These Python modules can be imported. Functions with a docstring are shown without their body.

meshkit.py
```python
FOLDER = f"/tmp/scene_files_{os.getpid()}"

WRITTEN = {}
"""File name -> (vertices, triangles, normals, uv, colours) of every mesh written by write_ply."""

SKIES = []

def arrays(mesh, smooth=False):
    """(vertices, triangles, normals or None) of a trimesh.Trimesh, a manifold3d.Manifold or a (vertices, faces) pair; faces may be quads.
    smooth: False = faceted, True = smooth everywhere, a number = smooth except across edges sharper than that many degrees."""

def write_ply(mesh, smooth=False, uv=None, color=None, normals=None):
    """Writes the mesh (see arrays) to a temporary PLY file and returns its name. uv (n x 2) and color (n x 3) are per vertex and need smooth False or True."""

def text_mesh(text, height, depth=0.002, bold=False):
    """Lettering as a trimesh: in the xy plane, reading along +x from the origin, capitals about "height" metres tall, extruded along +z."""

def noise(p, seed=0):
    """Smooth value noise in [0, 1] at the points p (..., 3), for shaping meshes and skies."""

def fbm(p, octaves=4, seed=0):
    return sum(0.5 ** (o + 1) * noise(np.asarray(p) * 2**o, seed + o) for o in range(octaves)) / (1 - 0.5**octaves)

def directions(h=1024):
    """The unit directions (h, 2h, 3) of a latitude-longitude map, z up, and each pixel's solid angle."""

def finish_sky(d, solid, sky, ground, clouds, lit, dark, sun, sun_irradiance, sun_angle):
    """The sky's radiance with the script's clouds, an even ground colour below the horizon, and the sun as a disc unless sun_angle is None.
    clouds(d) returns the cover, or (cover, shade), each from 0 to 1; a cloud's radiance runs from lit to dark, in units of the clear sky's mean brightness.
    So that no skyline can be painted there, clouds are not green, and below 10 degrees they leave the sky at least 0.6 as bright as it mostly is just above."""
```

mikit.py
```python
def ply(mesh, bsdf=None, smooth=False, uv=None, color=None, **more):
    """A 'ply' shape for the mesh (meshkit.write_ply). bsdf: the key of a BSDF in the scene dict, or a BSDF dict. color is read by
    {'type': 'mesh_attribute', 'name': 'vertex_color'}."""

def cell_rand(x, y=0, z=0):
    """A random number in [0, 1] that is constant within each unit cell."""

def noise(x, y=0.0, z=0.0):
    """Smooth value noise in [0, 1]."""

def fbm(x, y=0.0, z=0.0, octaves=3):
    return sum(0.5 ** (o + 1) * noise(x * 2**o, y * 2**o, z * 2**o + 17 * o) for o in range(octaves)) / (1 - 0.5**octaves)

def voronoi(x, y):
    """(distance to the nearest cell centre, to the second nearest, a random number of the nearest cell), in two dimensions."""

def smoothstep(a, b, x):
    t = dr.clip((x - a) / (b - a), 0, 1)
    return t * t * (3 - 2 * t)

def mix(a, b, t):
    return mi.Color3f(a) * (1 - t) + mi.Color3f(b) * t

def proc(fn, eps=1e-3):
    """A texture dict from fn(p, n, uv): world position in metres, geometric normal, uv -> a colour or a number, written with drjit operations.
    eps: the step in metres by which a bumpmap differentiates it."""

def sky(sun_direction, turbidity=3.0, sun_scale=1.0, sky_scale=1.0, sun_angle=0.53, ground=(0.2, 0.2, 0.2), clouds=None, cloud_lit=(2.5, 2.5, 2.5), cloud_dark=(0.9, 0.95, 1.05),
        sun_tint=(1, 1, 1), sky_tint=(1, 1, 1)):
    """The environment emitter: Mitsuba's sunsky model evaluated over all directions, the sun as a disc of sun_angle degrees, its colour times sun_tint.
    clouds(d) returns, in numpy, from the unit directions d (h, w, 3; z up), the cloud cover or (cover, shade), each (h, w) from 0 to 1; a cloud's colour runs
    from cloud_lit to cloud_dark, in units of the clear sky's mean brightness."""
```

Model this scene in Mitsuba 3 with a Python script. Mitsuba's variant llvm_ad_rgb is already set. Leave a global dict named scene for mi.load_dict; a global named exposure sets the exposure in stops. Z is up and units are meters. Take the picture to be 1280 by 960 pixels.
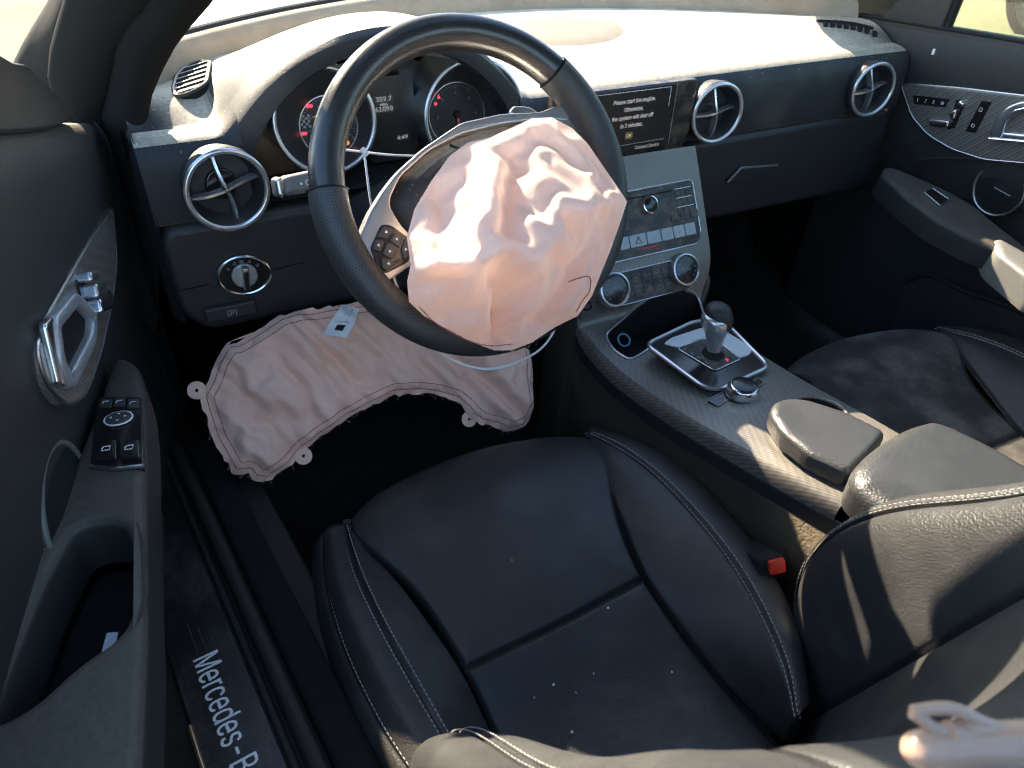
import math, random, numpy as np, trimesh, mitsuba as mi, drjit as dr, mikit, meshkit
from shapely.geometry import Polygon
from scipy.interpolate import CubicSpline
from mikit import proc, noise, fbm, voronoi, cell_rand, smoothstep, mix
T = mi.ScalarTransform4f

# ---------------------------------------------------------------- camera, sky, exposure
scene, labels = {'type': 'scene'}, {}
CAM = np.array([-0.70827, -0.97962, 1.14519]); FWD = np.array([0.38077, 0.71649, -0.58451]); DOWN = np.array([-0.25591, -0.52577, -0.81121])
scene['camera'] = {'type': 'thinlens', 'fov': 69.98, 'fov_axis': 'x', 'near_clip': 0.02, 'far_clip': 500.0, 'aperture_radius': 0.0013, 'focus_distance': 0.95,
    'to_world': T().look_at(origin=CAM.tolist(), target=(CAM + FWD).tolist(), up=(-DOWN).tolist())
    }
SUN = (-0.148, 0.806, 0.566)
scene['sky'] = mikit.sky(SUN, turbidity=3, sun_tint=(0.85, 0.91, 0.98), sky_tint=(1, 0.96, 0.90))
exposure = 4.4

# ---------------------------------------------------------------- helpers
def _n(v): v=np.array(v,float); return v/np.linalg.norm(v)
class Fr:
    def __init__(s,o,r,u):
        s.o=np.array(o,float); s.r=_n(r); u=np.array(u,float); s.n=_n(np.cross(s.r,u)); s.u=np.cross(s.n,s.r)
    def pt(s,a,b,c=0): return s.o+s.r*a+s.u*b+s.n*c
    def pts(s,L): 
        L=np.array(L,float); 
        if L.shape[-1]==2: L=np.concatenate([L,np.zeros(L.shape[:-1]+(1,))],-1)
        return s.o+L[...,:1]*s.r+L[...,1:2]*s.u+L[...,2:3]*s.n
    def sub(s,a=0,b=0,c=0,rot=0):
        t=np.radians(rot); return Fr(s.pt(a,b,c),s.r*np.cos(t)+s.u*np.sin(t),-s.r*np.sin(t)+s.u*np.cos(t))
W_T,W_Y=np.radians(31.58),np.radians(1.75)
WHEEL=Fr((-.3747,-.2679,.8463),(np.cos(W_Y),np.sin(W_Y),0),(-np.sin(W_Y)*np.sin(W_T),np.cos(W_Y)*np.sin(W_T),np.cos(W_T)))
DASH=Fr((0,0,0),(1,0,0),(0,0,1))
SCREEN=Fr((0,-.017,.81),(1,0,0),(0,-.03,1))
RADIO=Fr((0,-.126,.582),(1,0,0),(0,.5,.866))
CONS=Fr((0,-.28,.526),(1,0,0),(0,1,.06))
D_A=np.radians(12)
DOOR=Fr((-.74,.10,.70),(np.sin(D_A),np.cos(D_A),0),(0,0,1))
ARM=Fr((-.78,-.30,.66),(np.cos(D_A),-np.sin(D_A),0),(np.sin(D_A),np.cos(D_A),0))
PDOOR=Fr((.67,0,.70),(0,-1,0),(0,0,1))
KB=Fr((-0.45,-0.03,0.60),(1,0,0),(0,0.573,0.819))

def A(x): return np.array(x, float)
def tm(v, f): return trimesh.Trimesh(np.asarray(v, float), np.asarray(f), process=False)
def cat(ms): return trimesh.util.concatenate(ms)
def spl(pts, n, closed=False, lin=False):
    p = A(pts)
    if closed: p = np.vstack([p, p[:1]])
    d = np.r_[0, np.cumsum(np.maximum(np.linalg.norm(np.diff(p, axis=0), axis=1), 1e-9))]
    t = np.linspace(0, d[-1], n + (1 if closed else 0))
    if lin or len(p) < 3: q = np.stack([np.interp(t, d, p[:, k]) for k in range(p.shape[1])], 1)
    else: q = CubicSpline(d, p, bc_type='periodic' if closed else 'natural')(t)
    return q[:-1] if closed else q
def grid(P, flip=False, cu=False, cv=False):
    P = A(P); n, m = P.shape[:2]; f = []
    I = np.arange(n * m).reshape(n, m)
    if cu: I = np.vstack([I, I[:1]])
    if cv: I = np.hstack([I, I[:, :1]])
    a, b, c, d = I[:-1, :-1].ravel(), I[:-1, 1:].ravel(), I[1:, 1:].ravel(), I[1:, :-1].ravel()
    f = np.vstack([np.stack([a, b, c], 1), np.stack([a, c, d], 1)])
    if flip: f = f[:, ::-1]
    return tm(P.reshape(-1, 3), f)
def surf(rows, nu, nv, us=None, vs=None, linu=False):
    """patch through rows (each a polyline), splined along and across; us, vs: sample positions in 0..1"""
    us = np.linspace(0, 1, nu) if us is None else us
    vs = np.linspace(0, 1, nv) if vs is None else vs
    R = A([spl(r, 400, lin=False)[np.round(us * 399).astype(int)] for r in rows])
    out = np.zeros((len(vs), len(us), 3))
    for j in range(R.shape[1]):
        c = R[:, j]; d = np.r_[0, np.cumsum(np.maximum(np.linalg.norm(np.diff(c, axis=0), axis=1), 1e-9))]; d /= d[-1]
        if len(c) < 3 or linu: out[:, j] = np.stack([np.interp(vs, d, c[:, k]) for k in range(3)], 1)
        else: out[:, j] = CubicSpline(d, c, bc_type='natural')(vs)
    return out
def normals(P):
    du, dv = np.gradient(P, axis=1), np.gradient(P, axis=0)
    n = np.cross(du, dv); return n / np.maximum(np.linalg.norm(n, axis=2, keepdims=True), 1e-12)
def edged(n, k=2.2):
    t = np.linspace(-1, 1, n); return (np.sign(t) * (1 - (1 - np.abs(t)) ** k) + 1) / 2
def panel(rows, nu, nv, puff=0.006, dip=0.006, up=(0, 0, 1), wr=0.0, seed=0, sides=(1, 1, 1, 1), w=0.0038):
    """upholstery panel: puffed in the middle, dipping into the seams at its edges (sides: v0, v1, u0, u1)"""
    P = surf(rows, nu, nv, edged(nu), edged(nv)); N = normals(P)
    if (N[nv // 2, nu // 2] @ A(up)) < 0: N = -N; fl = True
    else: fl = False
    def run(ax):
        s = np.linalg.norm(np.diff(P, axis=ax), axis=2); s = np.concatenate([np.zeros_like(np.take(s, [0], ax)), np.cumsum(s, ax)], ax)
        return s, np.take(s, [-1], ax) - s
    v0, v1 = run(0); u0, u1 = run(1)
    e = np.full(P.shape[:2], 9.0)
    for d, on in zip((v0, v1, u0, u1), sides):
        if on: e = np.minimum(e, d)
    h = -dip * np.exp(-(e / w) ** 2) + puff * (1 - np.exp(-e / 0.025))
    if wr: h = h + wr * (meshkit.fbm(P * 26, 3, seed) - 0.5) * np.minimum(1, e / 0.02)
    return grid(P + N * h[..., None], flip=fl)
def tube(path, r, n=8, closed=False, sx=1.0, up0=(0.02, 0.05, 1), cap=True):
    p = A(path); m = len(p); r = np.broadcast_to(A(r), (m,))
    t = np.gradient(p, axis=0) if not closed else np.roll(p, -1, 0) - np.roll(p, 1, 0)
    t /= np.maximum(np.linalg.norm(t, axis=1, keepdims=True), 1e-12)
    u = A(up0) - t[0] * (A(up0) @ t[0]); u /= np.linalg.norm(u); P = np.zeros((m, n, 3)); a = np.arange(n) * 2 * np.pi / n
    for i in range(m):
        u = u - t[i] * (u @ t[i]); u /= np.linalg.norm(u); w = np.cross(t[i], u)
        P[i] = p[i] + r[i] * (np.cos(a)[:, None] * u * sx + np.sin(a)[:, None] * w)
    g = grid(P, cu=closed, cv=True)
    if cap and not closed:
        v = np.vstack([g.vertices, p[0], p[-1]]); k = m * n; f = [g.faces]
        i = np.arange(n); j = (i + 1) % n
        f += [np.stack([np.full(n, k), j, i], 1), np.stack([np.full(n, k + 1), (m - 1) * n + i, (m - 1) * n + j], 1)]
        g = tm(v, np.vstack(f))
    g.fix_normals() if False else None
    return g
def circ(r, n=40, a=0, b=0, ry=None):
    t = np.arange(n) * 2 * np.pi / n; return np.stack([a + r * np.cos(t), b + (ry or r) * np.sin(t)], 1)
def rrect(w, h, r, a=0, b=0, n=5):
    o = []
    for cx, cy, t0 in ((w / 2 - r, h / 2 - r, 0), (-w / 2 + r, h / 2 - r, 90), (-w / 2 + r, -h / 2 + r, 180), (w / 2 - r, -h / 2 + r, 270)):
        for t in np.radians(np.linspace(t0, t0 + 90, n)): o.append((a + cx + r * np.cos(t), b + cy + r * np.sin(t)))
    return A(o)
def rnd(poly, r, n=6):
    """polygon with its corners rounded"""
    p = A(poly); o = []; m = len(p)
    for i in range(m):
        q, a, b = p[i], p[i - 1], p[(i + 1) % m]
        va, vb = a - q, b - q; la, lb = np.linalg.norm(va), np.linalg.norm(vb); k = min(r, la * 0.45, lb * 0.45)
        s, e = q + va / la * k, q + vb / lb * k
        for t in np.linspace(0, 1, n): o.append((1 - t) ** 2 * s + 2 * t * (1 - t) * q + t * t * e)
    return A(o)
def ccw(p):
    p = A(p); x, y = p[:, 0], p[:, 1]
    return p if (x @ np.roll(y, -1) - y @ np.roll(x, -1)) > 0 else p[::-1]
def inset(p, d):
    t = np.roll(p, -1, 0) - np.roll(p, 1, 0); t /= np.maximum(np.linalg.norm(t, axis=1, keepdims=True), 1e-12)
    return p + np.stack([-t[:, 1], t[:, 0]], 1) * d
def slab(fr, out, c0, c1, bev=0.0, holes=(), bottom=False, crown=0.0):
    """plate with outline out (frame coordinates) from height c0 to c1, upper edge rounded by bev, holes cut through"""
    ms = []; out = ccw(out); rings = []; lay = []
    steps = [(0, c0)] + ([(0, c1 - bev)] + [(bev * (1 - math.cos(t)), c1 - bev + bev * math.sin(t)) for t in (0.45, 0.95, math.pi / 2)] if bev else [(0, c1)])
    for k, loop in enumerate([out] + [ccw(h) for h in holes]):
        sgn = 1 if k == 0 else -1
        L = [np.c_[inset(loop, sgn * d), np.full(len(loop), c)] for d, c in steps]
        g = grid(A(L), flip=(k > 0), cv=True); ms.append(g); lay.append(L[-1][:, :2])
    pol = Polygon(lay[0], [h[::-1] for h in lay[1:]])
    if not pol.is_valid: pol = pol.buffer(0)
    for pg_ in getattr(pol, 'geoms', [pol]):
        v, f = trimesh.creation.triangulate_polygon(pg_, engine='earcut')
        ms.append(tm(np.c_[v, np.full(len(v), c1)], f))
        if bottom: ms.append(tm(np.c_[v, np.full(len(v), c0)], f[:, ::-1]))
    m = cat(ms)
    if crown:
        pass
    m = tm(fr.pts(m.vertices), m.faces); m.merge_vertices(digits_vertex=6); m.fix_normals() if False else None
    return m
def lathe(fr, prof, n=40):
    """profile of (radius, height) about the frame's normal"""
    a = np.arange(n) * 2 * np.pi / n
    P = A([[(r * math.cos(t), r * math.sin(t), h) for t in a] for r, h in prof])
    g = grid(P, cv=True); return tm(fr.pts(g.vertices), g.faces)
def ring(fr, R, r, n=48, m=10, sy=1.0, flat=1.0):
    t = np.arange(n) * 2 * np.pi / n; s = np.arange(m) * 2 * np.pi / m
    P = A([[((R + r * math.cos(b)) * math.cos(a), (R + r * math.cos(b)) * math.sin(a) * sy, flat * r * math.sin(b)) for b in s] for a in t])
    g = grid(P, cu=True, cv=True); return tm(fr.pts(g.vertices), g.faces)
def bead(fr, out, r, c=0.0, n=7):
    return tube(fr.pts(np.c_[A(out), np.full(len(out), c)]), r, n, closed=True, up0=fr.n)
def box(fr, a0, a1, b0, b1, c0, c1, bev=0.0015):
    return slab(fr, rrect(abs(a1 - a0), abs(b1 - b0), min(max(bev, 0.0006), abs(a1 - a0) * 0.3, abs(b1 - b0) * 0.3), (a0 + a1) / 2, (b0 + b1) / 2, 3), c0, c1, min(bev, (c1 - c0) * 0.45), bottom=True)
def bar(p, q, w, h, up=(0, 0, 1)):
    p, q = A(p), A(q); d = q - p; f = Fr((p + q) / 2, d, np.cross(up, d)); L = np.linalg.norm(d)
    return box(f, -L / 2, L / 2, -w / 2, w / 2, -h / 2, h / 2)
def text(fr, s, h, a=0, b=0, c=0.0, sx=1.0, d=0.0004, center=True, bold=False):
    m = meshkit.text_mesh(s, h, d, bold); v = np.array(m.vertices)
    v[:, 0] *= sx
    if center: v[:, 0] -= (v[:, 0].max() + v[:, 0].min()) / 2; v[:, 1] -= h / 2
    return tm(fr.pts(v + A([a, b, c])), m.faces)
def stitches(path, pitch=0.0062, ln=0.004, r=0.0007, lift=0.0006, up=(0, 0, 1)):
    p = A(path); d = np.r_[0, np.cumsum(np.linalg.norm(np.diff(p, axis=0), axis=1))]; ms = []
    g = lambda t: A([np.interp(t, d, p[:, k]) for k in range(3)])
    o = A(up) * lift
    for t in np.arange(0, d[-1] - ln, pitch): ms.append(tube([g(t) + o - A(up) * r, g(t + ln * 0.3) + o, g(t + ln * 0.7) + o, g(t + ln) + o - A(up) * r], r, 4, up0=up))
    return cat(ms)
USED = {}
def key_of(base):
    k = USED.get(base, 0); USED[base] = k + 1
    return base if k == 0 else f'{base}_{k:03d}'
def add(name, mesh, mat, smooth=38, label=None, cat_=None, group=None, kind=None, **kw):
    key = key_of(name)
    if isinstance(mesh, list): mesh = cat(mesh)
    scene[key] = mikit.ply(mesh, mat, smooth=smooth, **kw)
    L = {}
    if label: L['label'] = label
    if cat_: L['category'] = cat_
    if group: L['group'] = group
    if kind: L['kind'] = kind
    if L: labels[key] = L
    return key
def thing(name, label, cat_, group=None):
    key = key_of(name); labels[key] = {'label': label, 'category': cat_}
    if group: labels[key]['group'] = group
    return key

# ---------------------------------------------------------------- materials
def rgb(*c): return {'type': 'rgb', 'value': list(c)}
def pr(c, rough=0.5, metal=0.0, spec=0.5, bump=None, bs=0.0003, eps=4e-4, **kw):
    b = {'type': 'principled', 'base_color': rgb(*c) if isinstance(c, tuple) else c, 'roughness': rough if not isinstance(rough, float) else float(rough), 'metallic': metal, 'specular': spec, **kw}
    if bump is not None: b = {'type': 'bumpmap', 'arbitrary': proc(bump, eps), 'scale': bs, 'bsdf': b}
    return {'type': 'twosided', 'bsdf': b}
def grain(p, n, uv): return noise(p.x * 620, p.y * 620, p.z * 620) * 0.6 + noise(p.x * 1300, p.y * 1300, p.z * 1300) * 0.4
def grain2(p, n, uv): return smoothstep(0.3, 0.75, noise(p.x * 760, p.y * 760, p.z * 760)) + 0.3 * noise(p.x * 1500, p.y * 1500, p.z * 1500)
def grain3(p, n, uv): return smoothstep(0.3, 0.75, noise(p.x * 560, p.y * 560, p.z * 560)) + 0.3 * noise(p.x * 1200, p.y * 1200, p.z * 1200)
def pile(p, n, uv): return noise(p.x * 500, p.y * 500, p.z * 500) + noise(p.x * 240, p.y * 240, p.z * 240)
def dusty(base, dust, lo=0.35, hi=0.95, amt=1.0, sc=18):
    def f(p, n, uv):
        k = smoothstep(lo, hi, dr.abs(n.z)) * amt * (0.55 + 0.6 * fbm(p.x * sc, p.y * sc, p.z * sc, 3))
        k = k + 0.06 * amt * smoothstep(0.45, 0.8, fbm(p.x * 9, p.y * 9, p.z * 9, 3))
        sp = smoothstep(0.84, 0.93, noise(p.x * 260, p.y * 260, p.z * 260)) * 0.25 * amt * smoothstep(0.3, 0.7, dr.abs(n.z))
        return mix(base, dust, dr.clip((k + sp) * (0.75 + 0.5 * noise(p.x * 330, p.y * 330, p.z * 330)), 0, 1))
    return proc(f)
def leather(c, d=(0.16, 0.15, 0.13), amt=0.08):
    def f(p, n, uv):
        k = amt * smoothstep(0.45, 0.75, fbm(p.x * 14, p.y * 14, p.z * 14, 3)) + 0.25 * amt * noise(p.x * 90, p.y * 90, p.z * 90)
        return mix(c, d, dr.clip(k, 0, 1))
    return proc(f)
M = scene
M['m_leather'] = pr(leather((0.023, 0.021, 0.020), amt=0.10), 0.44, spec=0.5, bump=grain2, bs=0.00024)
M['m_leather_dash'] = pr(dusty((0.022, 0.022, 0.023), (0.56, 0.48, 0.36), 0.80, 0.99, 1.0), 0.6, bump=grain, bs=0.0005)
M['m_plastic'] = pr(dusty((0.022, 0.022, 0.023), (0.28, 0.23, 0.17), 0.6, 1.0, 0.15), 0.5, bump=grain, bs=0.00025)
M['m_door_leather'] = pr(dusty((0.025, 0.025, 0.023), (0.27, 0.205, 0.14), 0.1, 1.0, 0.22, 30), 0.6, bump=grain, bs=0.0003)
M['m_black'] = pr((0.012, 0.012, 0.012), 0.7, spec=0.3)
M['m_gloss'] = pr((0.014, 0.012, 0.011), 0.16, spec=0.6)
M['m_rubber'] = pr(dusty((0.012, 0.012, 0.011), (0.22, 0.16, 0.10), 0.5, 1.0, 0.10, 24), 0.6, spec=0.3)
M['m_carpet'] = pr(dusty((0.010, 0.010, 0.010), (0.20, 0.16, 0.11), 0.2, 1.0, 0.10, 40), 0.95, spec=0.1, bump=pile, bs=0.0012, eps=6e-4)
M['m_carpet_dusty'] = pr(dusty((0.035, 0.031, 0.026), (0.22, 0.17, 0.11), -0.6, 1.0, 0.35, 50), 0.95, spec=0.1, bump=pile, bs=0.0014, eps=6e-4)
M['m_chrome'] = pr((0.78, 0.78, 0.80), 0.14, metal=1.0)
M['m_satin'] = pr((0.62, 0.62, 0.63), 0.32, metal=1.0)
M['m_silver_paint'] = pr((0.42, 0.43, 0.43), 0.38, metal=0.6)
def weave(p, n, uv):
    a, b = (p.x * 0.9 + p.z * 0.5 + p.y * 0.5) * 700, (p.x * 0.9 - p.z * 0.5 - p.y * 0.5) * 700
    s = dr.sin(a * 2.2) * 0.5 + 0.5; t = dr.sin(b * 1.1) * 0.5 + 0.5
    k = s * 0.7 + t * 0.3
    return mix((0.135, 0.12, 0.105), (0.25, 0.228, 0.20), k)
M['m_weave'] = pr(proc(weave), 0.38, metal=0.4)
def dirtgloss(p, n, uv):
    k = smoothstep(0.35, 0.75, fbm(p.x * 60, p.y * 60, p.z * 60, 4))
    g = smoothstep(0.5, 0.8, noise(p.x * 420, p.y * 420, p.z * 420)); return mix((0.020, 0.016, 0.014), (0.15, 0.105, 0.075), k * (0.45 + 0.55 * g))
M['m_dirty_gloss'] = pr(proc(dirtgloss), 0.4)
def scuff(p, n, uv): return mix((0.014, 0.013, 0.012), (0.075, 0.062, 0.05), smoothstep(0.4, 0.8, fbm(p.x * 26, p.y * 14, p.z * 20, 4)) * (0.4 + 0.6 * noise(p.x * 240, p.y * 240, p.z * 240)))
M['m_scuffed'] = pr(proc(scuff), 0.35)
def dust_(p, n, uv): return mix((0.40, 0.33, 0.25), (0.27, 0.22, 0.16), fbm(p.x * 30, p.y * 30, p.z * 30, 3))
M['m_dust'] = pr(proc(dust_), 0.85, spec=0.1, bump=grain, bs=0.0004)
M['m_screen'] = pr((0.02, 0.02, 0.021), 0.25)
M['m_dial'] = pr((0.030, 0.024, 0.022), 0.5)
M['m_grey_button'] = pr(leather((0.33, 0.35, 0.36), (0.5, 0.45, 0.38), 0.25), 0.4, metal=0.3)
M['m_mark'] = pr((0.85, 0.80, 0.77), 0.6)
M['m_mark_dim'] = pr((0.30, 0.29, 0.28), 0.6)
M['m_red'] = pr((0.55, 0.035, 0.02), 0.35)
M['m_thread'] = pr((0.30, 0.29, 0.28), 0.8)
M['m_maroon'] = pr((0.30, 0.10, 0.10), 0.7)
M['m_cord'] = pr((0.72, 0.71, 0.69), 0.5)
def fab(p, n, uv):
    k = fbm(p.x * 30, p.y * 30, p.z * 30, 3); s = smoothstep(0.62, 0.8, fbm(p.x * 11 + 5, p.y * 11, p.z * 11, 3))
    return mix(mix((0.96, 0.78, 0.68), (0.94, 0.73, 0.62), k), (0.85, 0.58, 0.45), s * 0.4)
def cloth(p, n, uv): return fbm(p.x * 120, p.y * 120, p.z * 120, 3) + 0.25 * noise(p.x * 900, p.y * 900, p.z * 900)
M['m_airbag'] = {'type': 'bumpmap', 'arbitrary': proc(cloth, 5e-4), 'scale': 0.0006, 'bsdf': {'type': 'principledthin', 'base_color': proc(fab), 'roughness': 0.75, 'diff_trans': 0.9, 'spec_trans': 0.0}}
def fab2(p, n, uv):
    k = fbm(p.x * 22, p.y * 22, p.z * 22, 3)
    return mix((0.86, 0.55, 0.42), (0.74, 0.46, 0.34), k)
M['m_kneebag'] = pr(proc(fab2), 0.8, spec=0.2, bump=cloth, bs=0.0012)
M['m_paper'] = pr((0.75, 0.75, 0.74), 0.7)
M['m_tan'] = pr((0.44, 0.27, 0.18), 0.25, spec=0.6)
M['m_white_paint'] = pr((0.75, 0.75, 0.73), 0.25)
M['m_tyre'] = pr((0.025, 0.025, 0.025), 0.8)
M['m_body'] = pr((0.12, 0.12, 0.12), 0.3, metal=0.4, clearcoat=0.6)
M['m_glass'] = {'type': 'thindielectric', 'int_ior': 1.5, 'specular_transmittance': rgb(0.72, 0.80, 0.62)}
M['m_clear'] = {'type': 'thindielectric', 'int_ior': 1.5}
def perf(p, n, uv):
    u, v = uv.x * 330, uv.y * 330
    v2 = v + 0.5 * (dr.floor(u) - 2 * dr.floor(u / 2))
    fx, fy = u - dr.floor(u) - 0.5, v2 - dr.floor(v2) - 0.5
    k = smoothstep(0.30, 0.2, dr.sqrt(fx * fx + fy * fy))
    return mix((0.045, 0.043, 0.040), (0.006, 0.006, 0.006), k)
M['m_perf'] = pr(proc(perf), 0.5)
def soil(p, n, uv):
    k = fbm(p.x * 1.3, p.y * 1.3, 0, 4); g = noise(p.x * 40, p.y * 40, 0)
    return mix((0.21, 0.20, 0.135), (0.14, 0.13, 0.09), k * 0.7 + g * 0.3)
M['m_soil'] = pr(proc(soil), 0.95, spec=0.1)
def suede(p, n, uv):
    k = smoothstep(0.35, 0.75, fbm(p.x * 16, p.y * 16, p.z * 16, 4)); s = noise(p.x * 300, p.y * 300, p.z * 300)
    return mix((0.035, 0.032, 0.030), (0.13, 0.115, 0.10), k * (0.5 + 0.5 * s))
M['m_suede'] = pr(proc(suede), 0.85, spec=0.2)
M['m_headliner'] = pr((0.10, 0.10, 0.10), 0.95, spec=0.1)
def emit(name, c): M[name] = {'type': 'diffuse', 'reflectance': rgb(0.05, 0.05, 0.05)}; EM[name] = {'type': 'area', 'radiance': rgb(*c)}
EM = {}
emit('m_e_white', (0.021, 0.021, 0.021)); emit('m_e_red', (0.075, 0.004, 0.007)); emit('m_e_amber', (0.05, 0.018, 0.003)); emit('m_e_gold', (0.035, 0.024, 0.007)); emit('m_e_dimred', (0.012, 0.0022, 0.0028)); emit('m_e_grey', (0.013, 0.013, 0.013))
def glow(name, mesh, mat, label=None): 
    k = add(name, mesh, mat, smooth=False, label=label); scene[k]['emitter'] = dict(EM[mat]); return k

# ---------------------------------------------------------------- setting
S = 120.0
add('ground', grid([[(x, y, 0.0) for x in np.linspace(-S, S, 25)] for y in np.linspace(-S, S, 25)]), 'm_soil', smooth=False, kind='structure')
CF = [[(x, y, 0.22 + 0.10 * max(0, (y - 0.05)) / 0.5 + (0.05 if abs(x) > 0.72 else 0)) for x in np.linspace(-0.74, 0.74, 40)] for y in np.linspace(-1.25, 0.55, 40)]

# ---------------------------------------------------------------- car body
car = thing('car_shell', 'dark car body shell with door opening, sill and windscreen pillars around the cabin', 'car')
add('car_shell__floor_carpet', grid(CF), 'm_carpet')
add('car_shell__bulkhead', grid(surf([[(x, 0.26, 0.20) for x in (-0.78, 0, 0.78)], [(x, 0.40, 0.45) for x in (-0.78, 0, 0.78)], [(x, 0.42, 0.86) for x in (-0.78, 0, 0.78)]], 12, 12)), 'm_carpet')
for s in (-1, 1):
    add('car_shell__hinge_pillar', grid(surf([[(s * 0.73, 0.03, z) for z in (0.25, 0.55, 0.86)], [(s * 0.745, 0.10, z) for z in (0.25, 0.55, 0.87)], [(s * 0.80, 0.16, z) for z in (0.25, 0.55, 0.87)], [(s * 1.0, 0.18, z) for z in (0.25, 0.55, 0.87)]], 14, 14)), 'm_black')
    add('car_shell__kick_panel', grid([[(s * 0.715, y, z) for y in np.linspace(0.03, 0.42, 6)] for z in np.linspace(0.2, 0.86, 6)]), 'm_carpet')
add('car_shell__rear_bulkhead', box(DASH, -0.75, 0.75, 0.2, 1.0, 1.16, 1.18), 'm_carpet')
# driver's sill, seen beside the armrest of the open door
SILL = Fr((-0.79, -0.45, 0.41), (0.994, 0.108, 0), (-0.108, 0.994, 0))
def sillbar(name, a0, a1, c0, c1, mat, b0=-0.75, b1=0.42, bev=0.006, parent='car_shell__door_sill', label=None):
    return add(parent + (('__' + name) if name else ''), box(SILL, a0, a1, b0, b1, c0, c1, bev), mat, label=label)
sillbar('', -0.09, 0.16, -0.22, -0.004, 'm_rubber')
add('car_shell__door_sill__sill_plate', slab(SILL, rnd([(-0.018, -0.72), (0.052, -0.72), (0.05, 0.36), (-0.018, 0.36)], 0.008), -0.004, 0.002, 0.0012), 'm_scuffed', label='scuffed black sill plate with silver lettering')
sillbar('gold_strip', -0.0215, -0.0165, -0.002, 0.006, 'm_strip', -0.72, -0.02, 0.002)
M['m_strip'] = pr((0.75, 0.50, 0.30), 0.25, metal=0.9)
sillbar('edge_trim', 0.053, 0.062, -0.004, 0.008, 'm_rubber', bev=0.003)
sillbar('weather_strip', 0.066, 0.084, -0.02, 0.024, 'm_rubber', bev=0.008)
sillbar('inner_trim', 0.088, 0.128, -0.05, 0.016, 'm_pillar_black', bev=0.008)
for k in range(3):
    q = 0.010 + 0.009 * k
    add('car_shell__door_sill__rib', box(SILL, q - 0.0008, q + 0.0008, 0.05 - 0.012 * k, 0.11 - 0.012 * k, 0.0015, 0.0028, 0.0006), 'm_plastic')
STX = Fr(SILL.pt(0.017, 0.01, 0.0025), -SILL.u, SILL.r)
def serif(fr, s, h):
    m = text(fr, s, h, sx=0.69, center=False, d=0.0008); return m
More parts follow.
